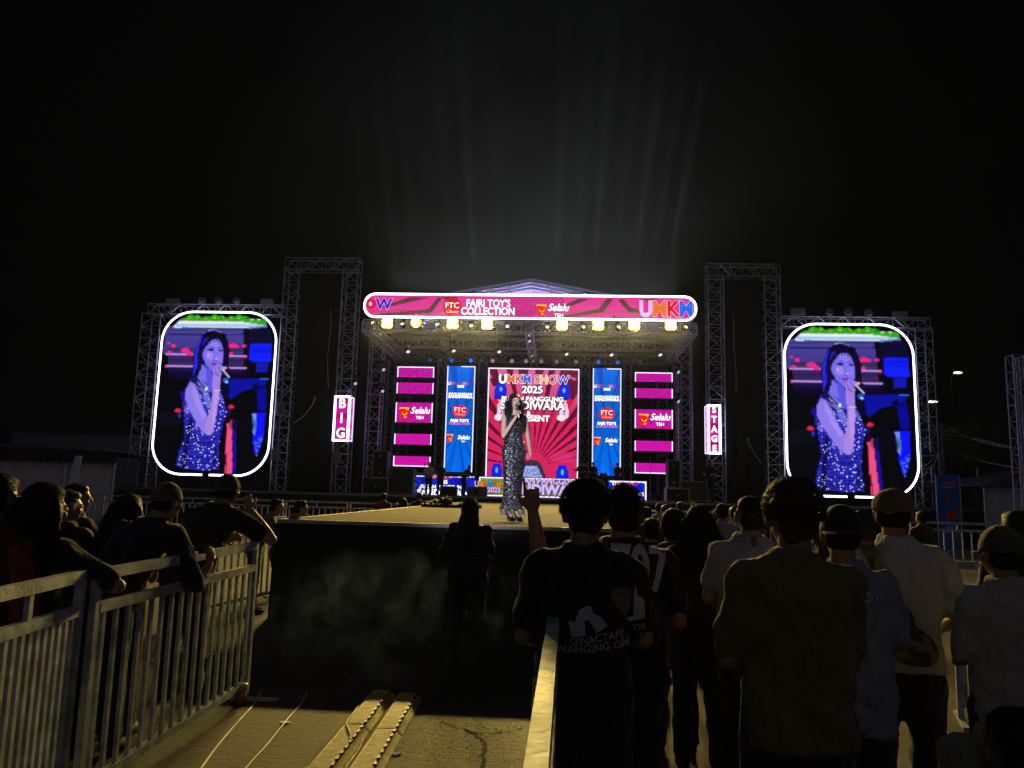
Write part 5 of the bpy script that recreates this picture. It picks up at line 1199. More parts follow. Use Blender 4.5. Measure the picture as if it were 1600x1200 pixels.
person('photographer in dark clothes crouching left of the runway', x, y, 1.32, rad(20), vox=.016, shirt=TEE_BLACK, seed=26, hair='backcap', cap=BLACK, hn=300, sleeve=1.5, armR=((.24, .2, 1.1), (.08, .3, 1.3)), armL=((-.24, .2, 1.1), (-.05, .3, 1.3)), loose=1.5)

# -- far crowd: a few built figures, copied
def recolor(root, shirt):
    for c in root.children:
        if c.name.startswith('shirt'):
            c.data = c.data.copy(); c.data.materials.clear(); c.data.materials.append(shirt)
pr = [person('p', 0, 0, 1.66, 0, vox=.024, shirt=TEE_BLACK, seed=31, hair='short', hn=0, fingers=False),
      person('p', 0, 0, 1.56, 0, vox=.024, shirt=TEE_BROWN, seed=32, hair='long', hn=0, fingers=False, female=True),
      person('p', 0, 0, 1.64, 0, vox=.024, shirt=TEE_GREY, seed=33, hair='cap', cap=BLACK, hn=0, fingers=False),
      person('p', 0, 0, 1.55, 0, vox=.024, shirt=fabric('dark_tunic', (.03, .03, .04)), seed=34, hair='hijab', cap=fabric('brown_scarf', (.12, .06, .04)), hn=0, fingers=False)]
GC = 'onlookers in front of the stage'
spots = [(1128, 787, 9.0, 2, 'onlooker in a grey shirt and cap at the right of the runway crowd', TEE_GREY), (1106, 806, 6.9, 3, 'onlooker in a reddish brown scarf behind the pair of dark heads', TEE_BROWN), (1009, 822, 8.2, 0, 'onlooker with a brown shirt right of the black jersey man', TEE_BROWN),
 (1147, 800, 10.5, 0, 'onlooker in a pale shirt behind the grey T-shirt man', TEE_WHITE), (1003, 795, 12, 1, 'onlooker with long hair near the right of the runway', None), (1030, 787, 14.5, 2, 'onlooker in a black cap below the right speaker stack', None), (1062, 786, 16.5, 0, 'onlooker in black below the right speaker stack', None),
 (1084, 785, 18, 3, 'onlooker in a scarf by the far right barrier', None), (1158, 787, 17, 0, 'onlooker in dark clothes below the STAGE box', None), (1180, 792, 15, 1, 'onlooker with long hair below the STAGE box', None), (992, 786, 17.5, 0, 'onlooker in black beside the runway on the right', None),
 (600, 785, 19.5, 0, 'onlooker standing left of the runway near the stage', fabric('maroon_far', (.2, .04, .04))), (630, 789, 17.8, 1, 'long haired onlooker left of the runway near the stage', None), (1342, 800, 9.5, 0, 'onlooker between the slate blue shirt and the flat cap', None), (1290, 800, 12, 3, 'onlooker in a scarf behind the slate blue shirt', None), (1040, 792, 11, 0, 'onlooker in black in the middle of the right crowd', None), (1120, 795, 13, 3, 'onlooker in a headscarf in the middle of the right crowd', None),
 (1440, 812, 11, 0, 'onlooker in dark clothes right of the flat cap man', None)]
used = set()
for i, (px, py, d, k, lb, shm) in enumerate(spots):
    src = pr[k][0]; p = atD(px, py, d)
    o = src if k not in used else copy_tree(src); used.add(k)
    H0 = (1.66, 1.56, 1.64, 1.55)[k]; o.location = (p.x, p.y, 0); f = max(.88, min(1.08, p.z/H0)); o.scale = (f, f, f); o.rotation_euler.z = rad((i*37) % 30-15); tag(o, lb, 'person', GC)
    if shm: recolor(o, shm)

p = atD(655, 775, 19.5); person('crew member in black crouching with equipment left of the runway', p.x, p.y, 1.5, rad(25), z0=0, vox=.022, shirt=TEE_BLACK, seed=71, hair='cap', cap=BLACK, hn=0, fingers=False, armR=((.24, .2, 1.1), (.1, .35, 1.3)), armL=((-.24, .2, 1.1), (-.05, .35, 1.3)))
q = MB(); q.ell((0, 0, .02), (.75, .35, .06), 20, 8).ell((-.35, .1, .06), (.3, .2, .1), 14, 8).ell((.3, -.05, .04), (.45, .18, .05), 14, 8).ell((-.1, .0, .1), (.16, .22, .12), 12, 8)
me = remesh(q, .02, 2, 'heap'); wrinkle(me, .05, 12, 1.5); o = obj(me, 'cloth_heap', mat('black_tarp', (.012, .012, .015), .75), None); o.location = (-1.35, 18.2, RZ+.03); tag(o, 'crumpled black tarpaulin lying on the far left part of the runway', 'tarpaulin')
# -- the singer
x, y, _ = atZ(800, 815, RZ)
GOWN = bpy.data.materials.new('sequin_gown'); GOWN.use_nodes = True; n = GOWN.node_tree; b = n.nodes['Principled BSDF']; t = n.nodes.new('ShaderNodeTexCoord')
v = n.nodes.new('ShaderNodeTexVoronoi'); v.inputs['Scale'].default_value = 85; n.links.new(t.outputs['Object'], v.inputs['Vector'])
sp_ = n.nodes.new('ShaderNodeSeparateColor'); n.links.new(v.outputs['Color'], sp_.inputs[0])
rp_ = n.nodes.new('ShaderNodeValToRGB'); rp_.color_ramp.interpolation = 'CONSTANT'; e = rp_.color_ramp.elements; e[0].color = (.045, .05, .06, 1); e[1].position = .45; e[1].color = (.10, .07, .17, 1)
for pos, c in ((.62, (.06, .09, .07, 1)), (.74, (.26, .12, .38, 1)), (.83, (.10, .20, .12, 1)), (.9, (.5, .5, .42, 1)), (.96, (.8, .8, .8, 1))): q = e.new(pos); q.color = c
n.links.new(sp_.outputs[0], rp_.inputs[0]); n.links.new(rp_.outputs[0], b.inputs['Base Color']); b.inputs['Metallic'].default_value = .75; b.inputs['Roughness'].default_value = .33
nm_ = n.nodes.new('ShaderNodeNormalMap'); nm_.inputs['Strength'].default_value = .7; n.links.new(v.outputs['Color'], nm_.inputs['Color'])
mixv = n.nodes.new('ShaderNodeVectorMath'); mixv.operation = 'MULTIPLY_ADD'; mixv.inputs[1].default_value = (.9, .9, .9); mixv.inputs[2].default_value = (-.45, -.45, -.45)
n.links.new(v.outputs['Color'], mixv.inputs[0]); ge = n.nodes.new('ShaderNodeNewGeometry'); av = n.nodes.new('ShaderNodeVectorMath'); av.operation = 'ADD'; n.links.new(ge.outputs['Normal'], av.inputs[0]); n.links.new(mixv.outputs[0], av.inputs[1])
nz = n.nodes.new('ShaderNodeVectorMath'); nz.operation = 'NORMALIZE'; n.links.new(av.outputs[0], nz.inputs[0]); n.links.new(nz.outputs[0], b.inputs['Normal'])
s = 1.70/1.7; sgr = thing('person', 'woman singer in a long sequined gown holding a microphone at the end of the runway', 'person', (x, y, RZ+.004), rad(205))
def hx(c, Rh, hc): return hc+Rh @ Vector(c)
hc = Vector((0, .01, 1.66)); Rh = Matrix.Rotation(rad(-8), 3, 'Z') @ Matrix.Rotation(rad(-6), 3, 'X'); mb = MB()
def he(c, q): mb.ell(hc+Rh @ Vector(c), q, 18, 14, Rh)
he((0, -.012, .025), (.072, .088, .086)); he((0, .018, -.03), (.055, .068, .075)); he((0, .05, -.085), (.024, .024, .022)); he((0, .033, -.06), (.045, .042, .04))
he((0, .092, -.016), (.009, .015, .02)); he((0, .098, -.027), (.012, .01, .008)); he((0, .076, .018), (.042, .012, .01)); he((0, .082, -.05), (.02, .012, .006)); he((0, .08, -.059), (.016, .011, .006))
for sd in (-1, 1): he((sd*.076, -.004, -.012), (.01, .02, .03)); he((sd*.036, .064, -.03), (.018, .014, .02))
limb(mb, [(0, -.015, 1.47), (0, -.012, 1.60)], [.05, .045])
loft(mb, [(0, 0, .95, .13, .09), (0, 0, 1.12, .11, .08), (0, 0, 1.3, .14, .095), (0, 0, 1.42, .14, .075), (0, 0, 1.47, .07, .05)])
# in the figure's own frame she faces +Y; her right arm (x > 0) lifts the microphone
aR = [Vector((.155, 0, 1.43)), Vector((.20, .10, 1.16)), Vector((.055, .19, 1.43))]; aL = [Vector((-.155, 0, 1.43)), Vector((-.22, -.03, 1.17)), Vector((-.20, .10, .98))]
for a in (aR, aL): limb(mb, [a[0], a[0].lerp(a[1], .5), a[1], a[1].lerp(a[2], .35), a[2]], [.043, .038, .032, .031, .021])
hand(mb, aR[2], (-.25, .1, 1), (-1, .2, 0), .92, (1.2, 1.2, 1.15, 1.1), .9, 1); hand(mb, aL[2], (0, .3, -1), (1, 0, 0), .92, (.4,)*4, .3, -1)
for sd in (-1, 1): limb(mb, [(sd*.075, 0, .96), (sd*.06, .01, .56), (sd*.055, -.01, .15)], [.085, .05, .03]); limb(mb, [(sd*.055, -.01, .15), (sd*.057, .05, .1), (sd*.058, .12, .035)], [.03, .03, .024])
obj(remesh(mb, .0075, 1, 'body'), 'body', SKIN2, sgr)
for sd in (-1, 1):
    e_ = MB().ell(hc+Rh @ Vector((sd*.029, .0815, .0)), (.0095,)*3, 10, 8).build('eye', EYEW, sgr, True); MB().ell(hc+Rh @ Vector((sd*.029, .0885, .0)), (.0055,)*3, 8, 6).build('iris', EYEB, e_, True)
    MB().ell(hc+Rh @ Vector((sd*.03, .087, .024)), (.018, .006, .003), 10, 6, Rh).build('eyebrow', HAIRM, sgr, True)
MB().ell(hc+Rh @ Vector((0, .091, -.054)), (.019, .008, .009), 12, 8, Rh).build('lips', mat('lipstick', (.35, .03, .04), .35), sgr, True)
mb = MB(); loft(mb, [(0, 0, .16, .17, .13), (0, 0, .24, .145, .12), (0, 0, .42, .13, .105), (0, 0, .6, .14, .105), (0, 0, .8, .165, .115), (0, 0, .98, .175, .12), (0, 0, 1.08, .15, .105), (0, 0, 1.18, .12, .092), (0, .01, 1.28, .14, .11), (0, .012, 1.36, .148, .11), (0, 0, 1.43, .13, .082), (0, -.005, 1.475, .09, .066)], 28)
me = remesh(mb, .011, 3, 'gown'); wrinkle(me, .008, 77); obj(me, 'gown', GOWN, sgr)
mb = MB(); rs = random.Random(8)
for i in range(900):
    a = rs.uniform(0, 2*math.pi); z = rs.uniform(.1, .24); p = Vector((.16*math.cos(a), .125*math.sin(a), z)); q = p+Vector((.035*math.cos(a)+rs.uniform(-.02, .02), .035*math.sin(a)+rs.uniform(-.02, .02), rs.uniform(-.06, .02))); w_ = Vector((rs.uniform(-1, 1), rs.uniform(-1, 1), 0))*.004; mb.add([p-w_, p+w_, q], [(0, 1, 2)])
mb.build('feather_hem', mat('grey_feathers', (.12, .13, .16), .7), sgr)
mb = MB()
def hh(c, q): mb.ell(hc+Rh @ Vector(c), q, 18, 12, Rh)
hh((0, -.025, .036), (.086, .094, .09)); hh((0, -.06, -.02), (.078, .05, .07)); hh((-.03, .045, .07), (.05, .045, .03)); hh((.03, .045, .07), (.05, .045, .03)); hh((-.072, .02, .0), (.02, .05, .07)); hh((.072, .02, .0), (.02, .05, .07))
for sd, k_ in ((-1, 1.0), (1, .9)): mb.path([hc+Rh @ Vector((sd*.07, -.02, .0)), hc+Vector((sd*.095, -.02, -.12)), hc+Vector((sd*.12, .015, -.24)), hc+Vector((sd*.115, .03, -.36*k_)), hc+Vector((sd*.09, .03, -.46*k_))], [.04, .045, .05, .045, .02], 12)
mb.path([hc+Vector((0, -.07, 0)), hc+Vector((0, -.09, -.2)), hc+Vector((0, -.09, -.42))], [.07, .09, .03], 12)
me = remesh(mb, .0095, 2, 'hair'); wrinkle(me, .016, 5, 1.6); ho = obj(me, 'hair', HAIRM, sgr)
mb = MB()
for i in range(1400):
    sd = rs.choice((-1, 1)); p = hc+Vector((sd*rs.uniform(.05, .13), rs.uniform(-.07, .04), rs.uniform(-.3, .05))); pts = [p]
    for j in range(3): pts.append(pts[-1]+Vector((rs.uniform(-.02, .02)+sd*.006, rs.uniform(-.015, .015), -rs.uniform(.02, .05))))
    vv = []
    for j, q in enumerate(pts): vv += [q-Vector((.0012, 0, 0)), q+Vector((.0012, 0, 0))]
    mb.add(vv, [(0, 1, 3, 2), (2, 3, 5, 4), (4, 5, 7, 6)])
mb.build('loose_hair', HAIRM, ho)
for sd in (-1, 1):
    q = MB(); c = Vector((sd*.058, 0, 0)); q.prism_x([(-.035, .12), (.0, .085), (.06, .045), (.1, .012), (.17, .004), (.18, .02), (.15, .05), (.08, .085), (.02, .13), (-.03, .15)], c.x-.032, c.x+.032)
    q.tube((c.x, -.02, .12), (c.x, -.03, .003), .012, 8, .006); q.build('high_heel', mat('patent_black', (.01, .01, .012), .12), sgr)
mw = atD(0, 0, 1)
mic = thing('microphone', 'silver handheld microphone at the mouth of the singer', 'microphone', (0, 0, 0)); mic.matrix_world = sgr.matrix_basis.copy()
a = Vector((.03, .195, 1.50)); b_ = Vector((.018, .115, 1.605)); MB().tube(a+(a-b_)*.9, b_, .012, 10, .018).build('handle', mat('mic_silver', (.6, .6, .62), .25, .9), mic, True); MB().ell(b_, (.026, .026, .026), 12, 10).build('grille', mat('mic_mesh', (.3, .3, .3), .4, .9, bump=(400, .6)), mic, True)

# -- musicians and crew on stage
GM = 'musicians on the stage'
def muso(px, pyt, yw, zb, lb, sh_, k, **kw):
    p = atY(px, pyt, yw); q = person(lb, p.x, yw, max(1.3, p.z-zb), rad(180+kw.pop('rz', 0)), GM, z0=zb, vox=.02, shirt=sh_, seed=40+k, hn=0, **kw); return q
muso(671, 722, 31.9, ZD, 'keyboard player in a white cap and pale shirt on the left of the stage', fabric('offwhite_shirt', (.45, .42, .36)), 0, hair='cap', cap=fabric('white_cap', (.6, .6, .58)), armL=((-.25, .1, 1.15), (-.15, .38, 1.0)), armR=((.25, .1, 1.15), (.15, .38, 1.0)))
muso(689, 722, 32.6, ZD, 'musician in black standing beside the white capped keyboard player', TEE_BLACK, 1, hair='short', rz=25, armL=((-.25, .1, 1.15), (-.1, .3, 1.05)), armR=((.25, .1, 1.15), (.2, .35, 1.1)))
muso(725, 736, 32.4, ZD, 'musician in black bending over the dark keyboard', TEE_BLACK, 2, hair='short', rz=60, lean=(0, .35), armL=((-.2, .4, 1.05), (-.1, .55, .95)), armR=((.2, .4, 1.05), (.1, .55, .95)))
muso(908, 728, 34.5, ZD+.32, 'guitarist in dark clothes left of the right blue column', TEE_BLACK, 3, hair='short', rz=-10, armL=((-.25, .05, 1.15), (.0, .2, 1.05)), armR=((.25, .05, 1.15), (.4, .2, 1.25)))
muso(927, 733, 34.5, ZD+.32, 'drummer in black in front of the right blue column', TEE_BLACK, 4, hair='short', rz=5)
muso(965, 726, 34.5, ZD+.32, 'bass player in dark clothes right of the right blue column', fabric('dark_blue_shirt', (.03, .04, .09)), 5, hair='cap', cap=BLACK, rz=15)
p = atY(1112, 725, 31); person('stage hand in black standing below the STAGE light box', p.x-.2, 30.4, 1.68, rad(150), GM, z0=ZD, vox=.02, shirt=TEE_BLACK, seed=50, hair='cap', cap=BLACK, hn=0, fingers=False)

# ---------------------------------------------------------------- tents, banner, poles
tl = thing('tent', 'party tent with black scalloped valance and white curtains at the left', 'tent', (0, 0, 0))
a = atY(-60, 690, 23.5); b_ = atY(181, 722, 26.0); zt = atY(60, 716, 24.6).z
A = Vector((a.x, 23.5, 0)); B = Vector((b_.x, 26.0, 0)); zE = 2.35
def tp(t, z, off=0): q = A.lerp(B, t); nn = Vector((B.y-A.y, -(B.x-A.x), 0)).normalized(); q = q+nn*off; return (q.x, q.y, z)
mb = MB(); N = 120
mb.add([tp(i/N, z, .07*noise.noise(Vector((i*.16, 0, 2)))+.05*noise.noise(Vector((i*.5, z*.3, 7)))) for z in (0.02, zE-.1) for i in range(N+1)], [(i, i+1, N+1+i+1, N+1+i) for i in range(N)]); mb.build('curtain', WHITEC, tl, True)
mb = MB(); N = 150
mb.add([tp(i/N, zE+.25, .2) for i in range(N+1)]+[tp(i/N, zE-.12-.10*abs(math.sin(i*math.pi/6)), .22) for i in range(N+1)], [(i, i+1, N+1+i+1, N+1+i) for i in range(N)]); mb.build('valance', mat('tent_black', (.015, .013, .03), .8), tl)
ap = A.lerp(B, .5)+Vector((-1.0, 3.5, 3.0)); c1, c2 = Vector(tp(0, zE+.24, .2)), Vector(tp(1, zE+.24, .2)); c3 = c2+Vector((-2, 7, 0)); c4 = c1+Vector((-2, 7, 0))
MB().add([c1, c2, c3, c4, ap], [(0, 1, 4), (1, 2, 4), (2, 3, 4), (3, 0, 4)]).build('roof', mat('tent_black', (.015, .013, .03), .8), tl)
for t_ in (.03, .66, .99): MB().tube(tp(t_, 0, .1), tp(t_, zE, .1), .05, 8).build('pole', ALU, tl)
q = Vector(tp(.70, 1.4, .3)); o = MB().add([(-.2, 0, -1.3), (.12, 0, -1.3), (.32, 0, 1.0), (.1, 0, 1.0)], [(0, 1, 2, 3)]).build('tied_curtain', mat('curtain_bright', (.75, .78, .8), .6), tl); o.location = q
sd_ = o.modifiers.new('t', 'SOLIDIFY'); sd_.thickness = .05
a = atY(110, 686, 36); b_ = atY(205, 690, 36)
r = thing('shed', 'dim white sheeted hall behind the left tent', 'building', ((a.x+b_.x)/2-1, 36, 0))
MB().box(-3.5, 3, 0, 6, 0, 3.9).build('wall', mat('shed_sheet', (.16, .16, .17), .7, bump=(3, .3)), r); MB().prism_y([(-3.7, 3.9), (3.2, 3.9), (-.2, 5.0)], -.2, 6.2).build('roof', BLACKM, r)
a = atY(1536, 768, 27); r = thing('tent', 'dim violet white tent behind the barriers at the right edge', 'tent', (a.x, 27, 0))
mb = MB(); N = 60
mb.add([(6*i/N, .05*math.sin(i*1.1), z) for z in (0.02, 2.15) for i in range(N+1)], [(i, i+1, N+1+i+1, N+1+i) for i in range(N)]).build('curtain', WHITEC, r, True)
MB().add([(-.2, -.3, 2.16), (6.2, -.3, 2.16), (6.2, 5, 2.16), (-.2, 5, 2.16), (3, 2.3, 3.0)], [(0, 1, 4), (1, 2, 4), (2, 3, 4), (3, 0, 4)]).build('roof', mat('tent_black', (.015, .013, .03), .8), r)
for xx in (0, 3, 6): MB().tube((xx, -.08, 0), (xx, -.08, 2.15), .04, 8).build('pole', ALU, r)
a = atY(1463, 742, 25); b_ = atY(1501, 815, 25); w = b_.x-a.x; hgt = a.z-.15
r = thing('banner', 'blue standing banner with orange print beside the right video screen', 'banner', ((a.x+b_.x)/2, 25, .15), rad(-4))
m = bpy.data.materials.new('banner_print'); m.use_nodes = True; nn_ = m.node_tree; at_ = nn_.nodes.new('ShaderNodeAttribute'); at_.attribute_name = 'Col'; nn_.links.new(at_.outputs['Color'], nn_.nodes['Principled BSDF'].inputs['Base Color'])
cv = Canvas(40, 90, ((0, 0), (40, 0), (40, 90), (0, 90)), (30, 90, 190)); cv.put(cv.Y > 60, (24, 110, 205)); cv.ell(20, 28, 4, 5, (160, 60, 70)); cv.rect(16, 8, 34, 12, (220, 90, 90)); cv.rect(8, 14, 30, 15, (180, 190, 220)); cv.poly([(16,44),(34,40),(38,52),(14,54)], (205, 70, 40)); cv.rect(14, 58, 32, 60, (190, 60, 50)); cv.rect(14, 62, 26, 70, (150, 170, 210)); cv.ell(30, 74, 5, 7, (120, 110, 120))
cv.mesh('print', -w/2, w/2, 0, hgt, r, 0, m=m); MB().box(-w/2-.03, -w/2, -.02, .02, -.15, hgt).box(w/2, w/2+.03, -.02, .02, -.15, hgt).box(-w/2, w/2, .006, .03, -.02, hgt).build('frame', ALU, r)
# utility pole, wires, street lamps, tree
pp = atY(1466, 662, 33); r = thing('utility_pole', 'thin wooden utility pole right of the right video screen', 'pole', (pp.x, 33, 0))
MB().tube((0, 0, 0), (.12, 0, pp.z), .11, 10, .07).build('mast', mat('pole_wood', (.16, .14, .11), .8), r); MB().box(-.5, .6, -.05, .05, pp.z-.35, pp.z-.25).build('crossarm', mat('pole_wood', (.16, .14, .11), .8), r)
p2_ = atY(1526, 730, 30); r = thing('utility_pole', 'leaning thin pole left of the far white tent', 'pole', (p2_.x, 30, 0)); MB().tube((.3, 0, 0), (0, 0, p2_.z), .07, 8, .05).build('mast', mat('pole_wood', (.16, .14, .11), .8), r)
WIRE = mat('wire_grey', (.25, .24, .2), .5)
for i, (q0, q1, q2_) in enumerate((((1467, 661), (1530, 690), (1600, 702)), ((1470, 678), (1530, 687), (1610, 706)), ((1478, 703), (1540, 722), (1612, 735)))):
    cable('%s overhead wire sagging from the utility pole to the right' % ['upper', 'middle', 'lower'][i], [atY(*q0, 33), atY(*q1, 30), atY(*q2_, 27)], .02, WIRE, 'overhead_wire', 'wire')
for i, (px, py, y_, e, lb) in enumerate(((1485, 583, 60, 40, 'distant lit street lamp high above the utility wires'), (1445, 628, 55, 45, 'distant lit street lamp seen through the right screen tower'))):
    p = atY(px, py, y_); r = thing('street_lamp', lb, 'street lamp', (p.x, y_, 0), 0, 'distant lit street lamps')
    MB().tube((0, 0, 0), (0, 0, p.z-.3), .09, 8, .05).tube((0, 0, p.z-.3), (.3, -.3, p.z), .05, 6).build('mast', BLACKM, r); MB().bbox(0, .7, -.6, -.1, p.z, p.z+.12, .03).build('lamp_head', mat('lamp_housing', (.2, .2, .2), .5), r)
    MB().ell((.35, -.38, p.z-.03), (.3, .16, .05), 12, 6).build('lamp_glass', EM((255, 248, 225), 14), r)
def tree(label, x, y, H, Rr, seed):
    rs = random.Random(seed); r = thing('tree', label, 'tree', (x, y, 0), 0, 'dark trees beyond the far right tent'); m = MB(); m.path([(0, 0, 0), (.1, 0, H*.3), (-.05, .1, H*.55), (0, 0, H*.8)], [.22, .17, .12, .04], 8)
    tips = []
    for i in range(12):
        a = rs.uniform(0, 6.28); z = H*rs.uniform(.35, .8); q = Vector((math.cos(a)*Rr*.75, math.sin(a)*Rr*.75, z+H*.14)); m.path([(0, 0, z*.8), q*.5+Vector((0, 0, z*.5)), q], [.07, .045, .015], 6); tips.append(q)
    m.build('trunk', mat('bark', (.09, .07, .05), .9), r); c = MB()
    for i in range(4200):
        t = rs.choice(tips); p = t+Vector((rs.gauss(0, Rr*.22), rs.gauss(0, Rr*.22), rs.gauss(0, H*.08))); a = Vector((rs.uniform(-1, 1), rs.uniform(-1, 1), rs.uniform(-1, 1))).normalized()*.16; b = Vector((rs.uniform(-1, 1), rs.uniform(-1, 1), rs.uniform(-1, 1))).normalized()*.08; c.add([p, p+a*.5+b, p+a, p+a*.5-b], [(0, 1, 2, 3)])
    c.build('crown', mat('leaves', (.05, .09, .035), .6, var=(1.5, (.1, .13, .05), .1)), r)
for i, (px, yv, H, Rr, lb) in enumerate(((1520, 42, 5.4, 2.8, 'dark tree behind the leaning pole'), (1575, 45, 6.2, 3.2, 'taller dark tree behind the lone lattice tower'), (1490, 48, 4.6, 2.4, 'low dark tree right of the utility pole'))):
    p = atY(px, 760, yv); tree(lb, p.x, yv, H, Rr, 60+i)

# ---------------------------------------------------------------- things on the near ground
YPL = mat('cable_ramp_plastic', (.68, .56, .20), .55, bump=(70, .35), var=(18, (.34, .26, .08), .2))
def ramp(label, xa, ya, xb, yb, w, hh_):
    a = Vector((xa, ya, 0)); b = Vector((xb, yb, 0)); d = b-a; L = d.length; r = thing('cable_ramp', label, 'cable ramp', a, math.atan2(d.y, d.x)-rad(90), 'yellowish cable ramps lying in line')
    prof = [(-w/2-.05, .003), (w/2+.05, .003), (w/2, hh_), (-w/2, hh_)]
    MB().prism_y(prof, 0, L-.012).build('base', YPL, r)
    m = MB(); nr = 11
    for i in range(nr): x_ = -w/2+.012+(w-.024)*i/(nr-1); m.box(x_-.003, x_+.003, .02, L-.03, hh_, hh_+.0035)
    m.build('tread_rib', YPL, r, False); m = MB(); k_ = 9
    for i in range(k_):
        y_ = L*(i+.5)/k_
        m.box(w/2+.001, w/2+.018, y_-.02, y_+.02, .01, hh_+.006)
    m.box(w/2+.001, w/2+.004, .02, L-.03, .008, .02); m.build('hinge_knuckle', BLACKM, r); m = MB()
    for i in range(6): t = (i+.5)/6; m.box(w/2+.05*(1-t)-.0, w/2+.05*(1-t)+.006, .02, L-.03, hh_*t-.002, hh_*t+.003)
    m.build('side_rib', YPL, r)
    return r
ends = ['nearest', 'second', 'third']
for k_, (x0_, x1_, sl, nm__) in enumerate(((-.105, -.115, -.02, 'left'), (.125, .085, -.03, 'right'))):
    y0_ = 3.42 if k_ == 0 else 3.34
    for j in range(3):
        ya = y0_+j*.905+ (.03 if (k_ == 1 and j > 0) else 0); xa = x0_+sl*(ya-4.5); xb = x0_+sl*(ya+.9-4.5)+(.012 if (k_ == 1 and j == 0) else 0)
        ramp('%s cable ramp piece of the %s line' % (['nearest', 'second', 'third', 'farthest'][j], nm__), xa, ya, xb, ya+.9, .115, .045)
WC = mat('white_cable', (.6, .58, .5), .45); 
def gp(px, py, z=.006): return atZ(px, py, z)
cable('thin white cable on the ground, left of two', [gp(300, 1225), gp(316, 1198), gp(340, 1165), gp(368, 1132), gp(395, 1102), gp(410, 1078)], .0045, WC, group='thin cables on the ground')
cable('thin white cable on the ground, right of two', [gp(372, 1220), gp(385, 1199), gp(420, 1160), gp(452, 1120), gp(470, 1100), gp(480, 1080)], .0045, WC, group='thin cables on the ground')
cable('dark cable crossing over the left cable ramp', [gp(561, 1102, .02), gp(546, 1122, .055), gp(541, 1132, .06), gp(547, 1150, .055), gp(540, 1175, .03), gp(528, 1200, .01)], .006, mat('grey_cable', (.2, .19, .15), .5), group='thin cables on the ground')
cable('pale cable lying between the two cable ramps', [gp(606, 1098), gp(590, 1120), gp(572, 1145), gp(560, 1172), gp(545, 1192), gp(530, 1215)], .006, mat('grey_cable', (.2, .19, .15), .5), group='thin cables on the ground')
c0 = atZ(375, 1101, 0); r = thing('drink_cup', 'clear plastic cup of iced tea standing at the foot of the barrier', 'cup', c0)
GL = bpy.data.materials.new('clear_plastic'); GL.use_nodes = True; b = GL.node_tree.nodes['Principled BSDF']; b.inputs['Base Color'].default_value = (.9, .85, .75, 1); b.inputs['Transmission Weight'].default_value = .8; b.inputs['Roughness'].default_value = .25; b.inputs['IOR'].default_value = 1.2
MB().lathe([(.0415, .095), (.044, .13), (.047, .135), (.044, .138), (.040, .13), (.038, .097)], (0, 0, 0), 18).build('cup_wall', mat('cloudy_plastic', (.65, .58, .42), .25), r, True); MB().lathe([(.0, .0), (.03, .0), (.0412, .094), (.0, .095)], (0, 0, 0), 18).build('tea', mat('iced_tea', (.5, .19, .05), .2), r, True)
MB().lathe([(.048, .136), (.049, .142), (.03, .15), (.0, .15)], (0, 0, 0), 18).build('lid', mat('cup_lid', (.6, .5, .35), .3), r, True); MB().tube((.01, 0, .05), (.022, 0, .2), .003, 6).build('straw', BLACKM, r)
for i, (px, py) in enumerate(((443, 1130), (620, 1180), (575, 1164))):
    q = gp(px, py, 0); o = MB(); rs = random.Random(i); o.add([(rs.uniform(-1, 1)*.03+.04*math.cos(a), .03*math.sin(a), .004+rs.uniform(0, .01)) for a in (0, 1.3, 2.6, 3.9, 5.2)], [(0, 1, 2, 3, 4)]); o = o.build('litter_scrap', WHITEC); o.location = q; q_ = o.modifiers.new('t', 'SOLIDIFY'); q_.thickness = .002
    tag(o, ['pale paper scrap left of the cable ramps', 'pale scrap beside the right cable ramp', 'small scrap between the cable ramps'][i], 'litter', 'small litter on the ground')
p = atD(1324, 1176, 3.0); r = thing('phone', 'phone with a tiny bright light held low beside the mustard shirt', 'phone', p, rad(20))
MB().bbox(-.037, .037, -.004, .004, -.07, .07, .006).build('body', BLACKM, r); MB().lathe([(0, -.006), (.006, -.006), (.006, -.004)], (0.02, 0, .05), 10, 'Y').build('flash_light', EM((255, 235, 190), 20), r)
# ---------------------------------------------------------------- air
def volume(name, dens, ani, col=(1, 1, 1)):
    m = bpy.data.materials.new(name); m.use_nodes = True; n = m.node_tree; n.nodes.clear()
    o = n.nodes.new('ShaderNodeOutputMaterial'); v = n.nodes.new('ShaderNodeVolumePrincipled')
    v.inputs['Color'].default_value = (*col, 1); v.inputs['Density'].default_value = dens; v.inputs['Anisotropy'].default_value = ani
    n.links.new(v.outputs[0], o.inputs['Volume']); return m, v, n
hm, _, _ = volume('haze_air', .00016, .3, (.45, .6, 1))
tag(MB().box(-82, 82, -17, 112, -1, 12.5).build('haze', hm), kind='stuff')
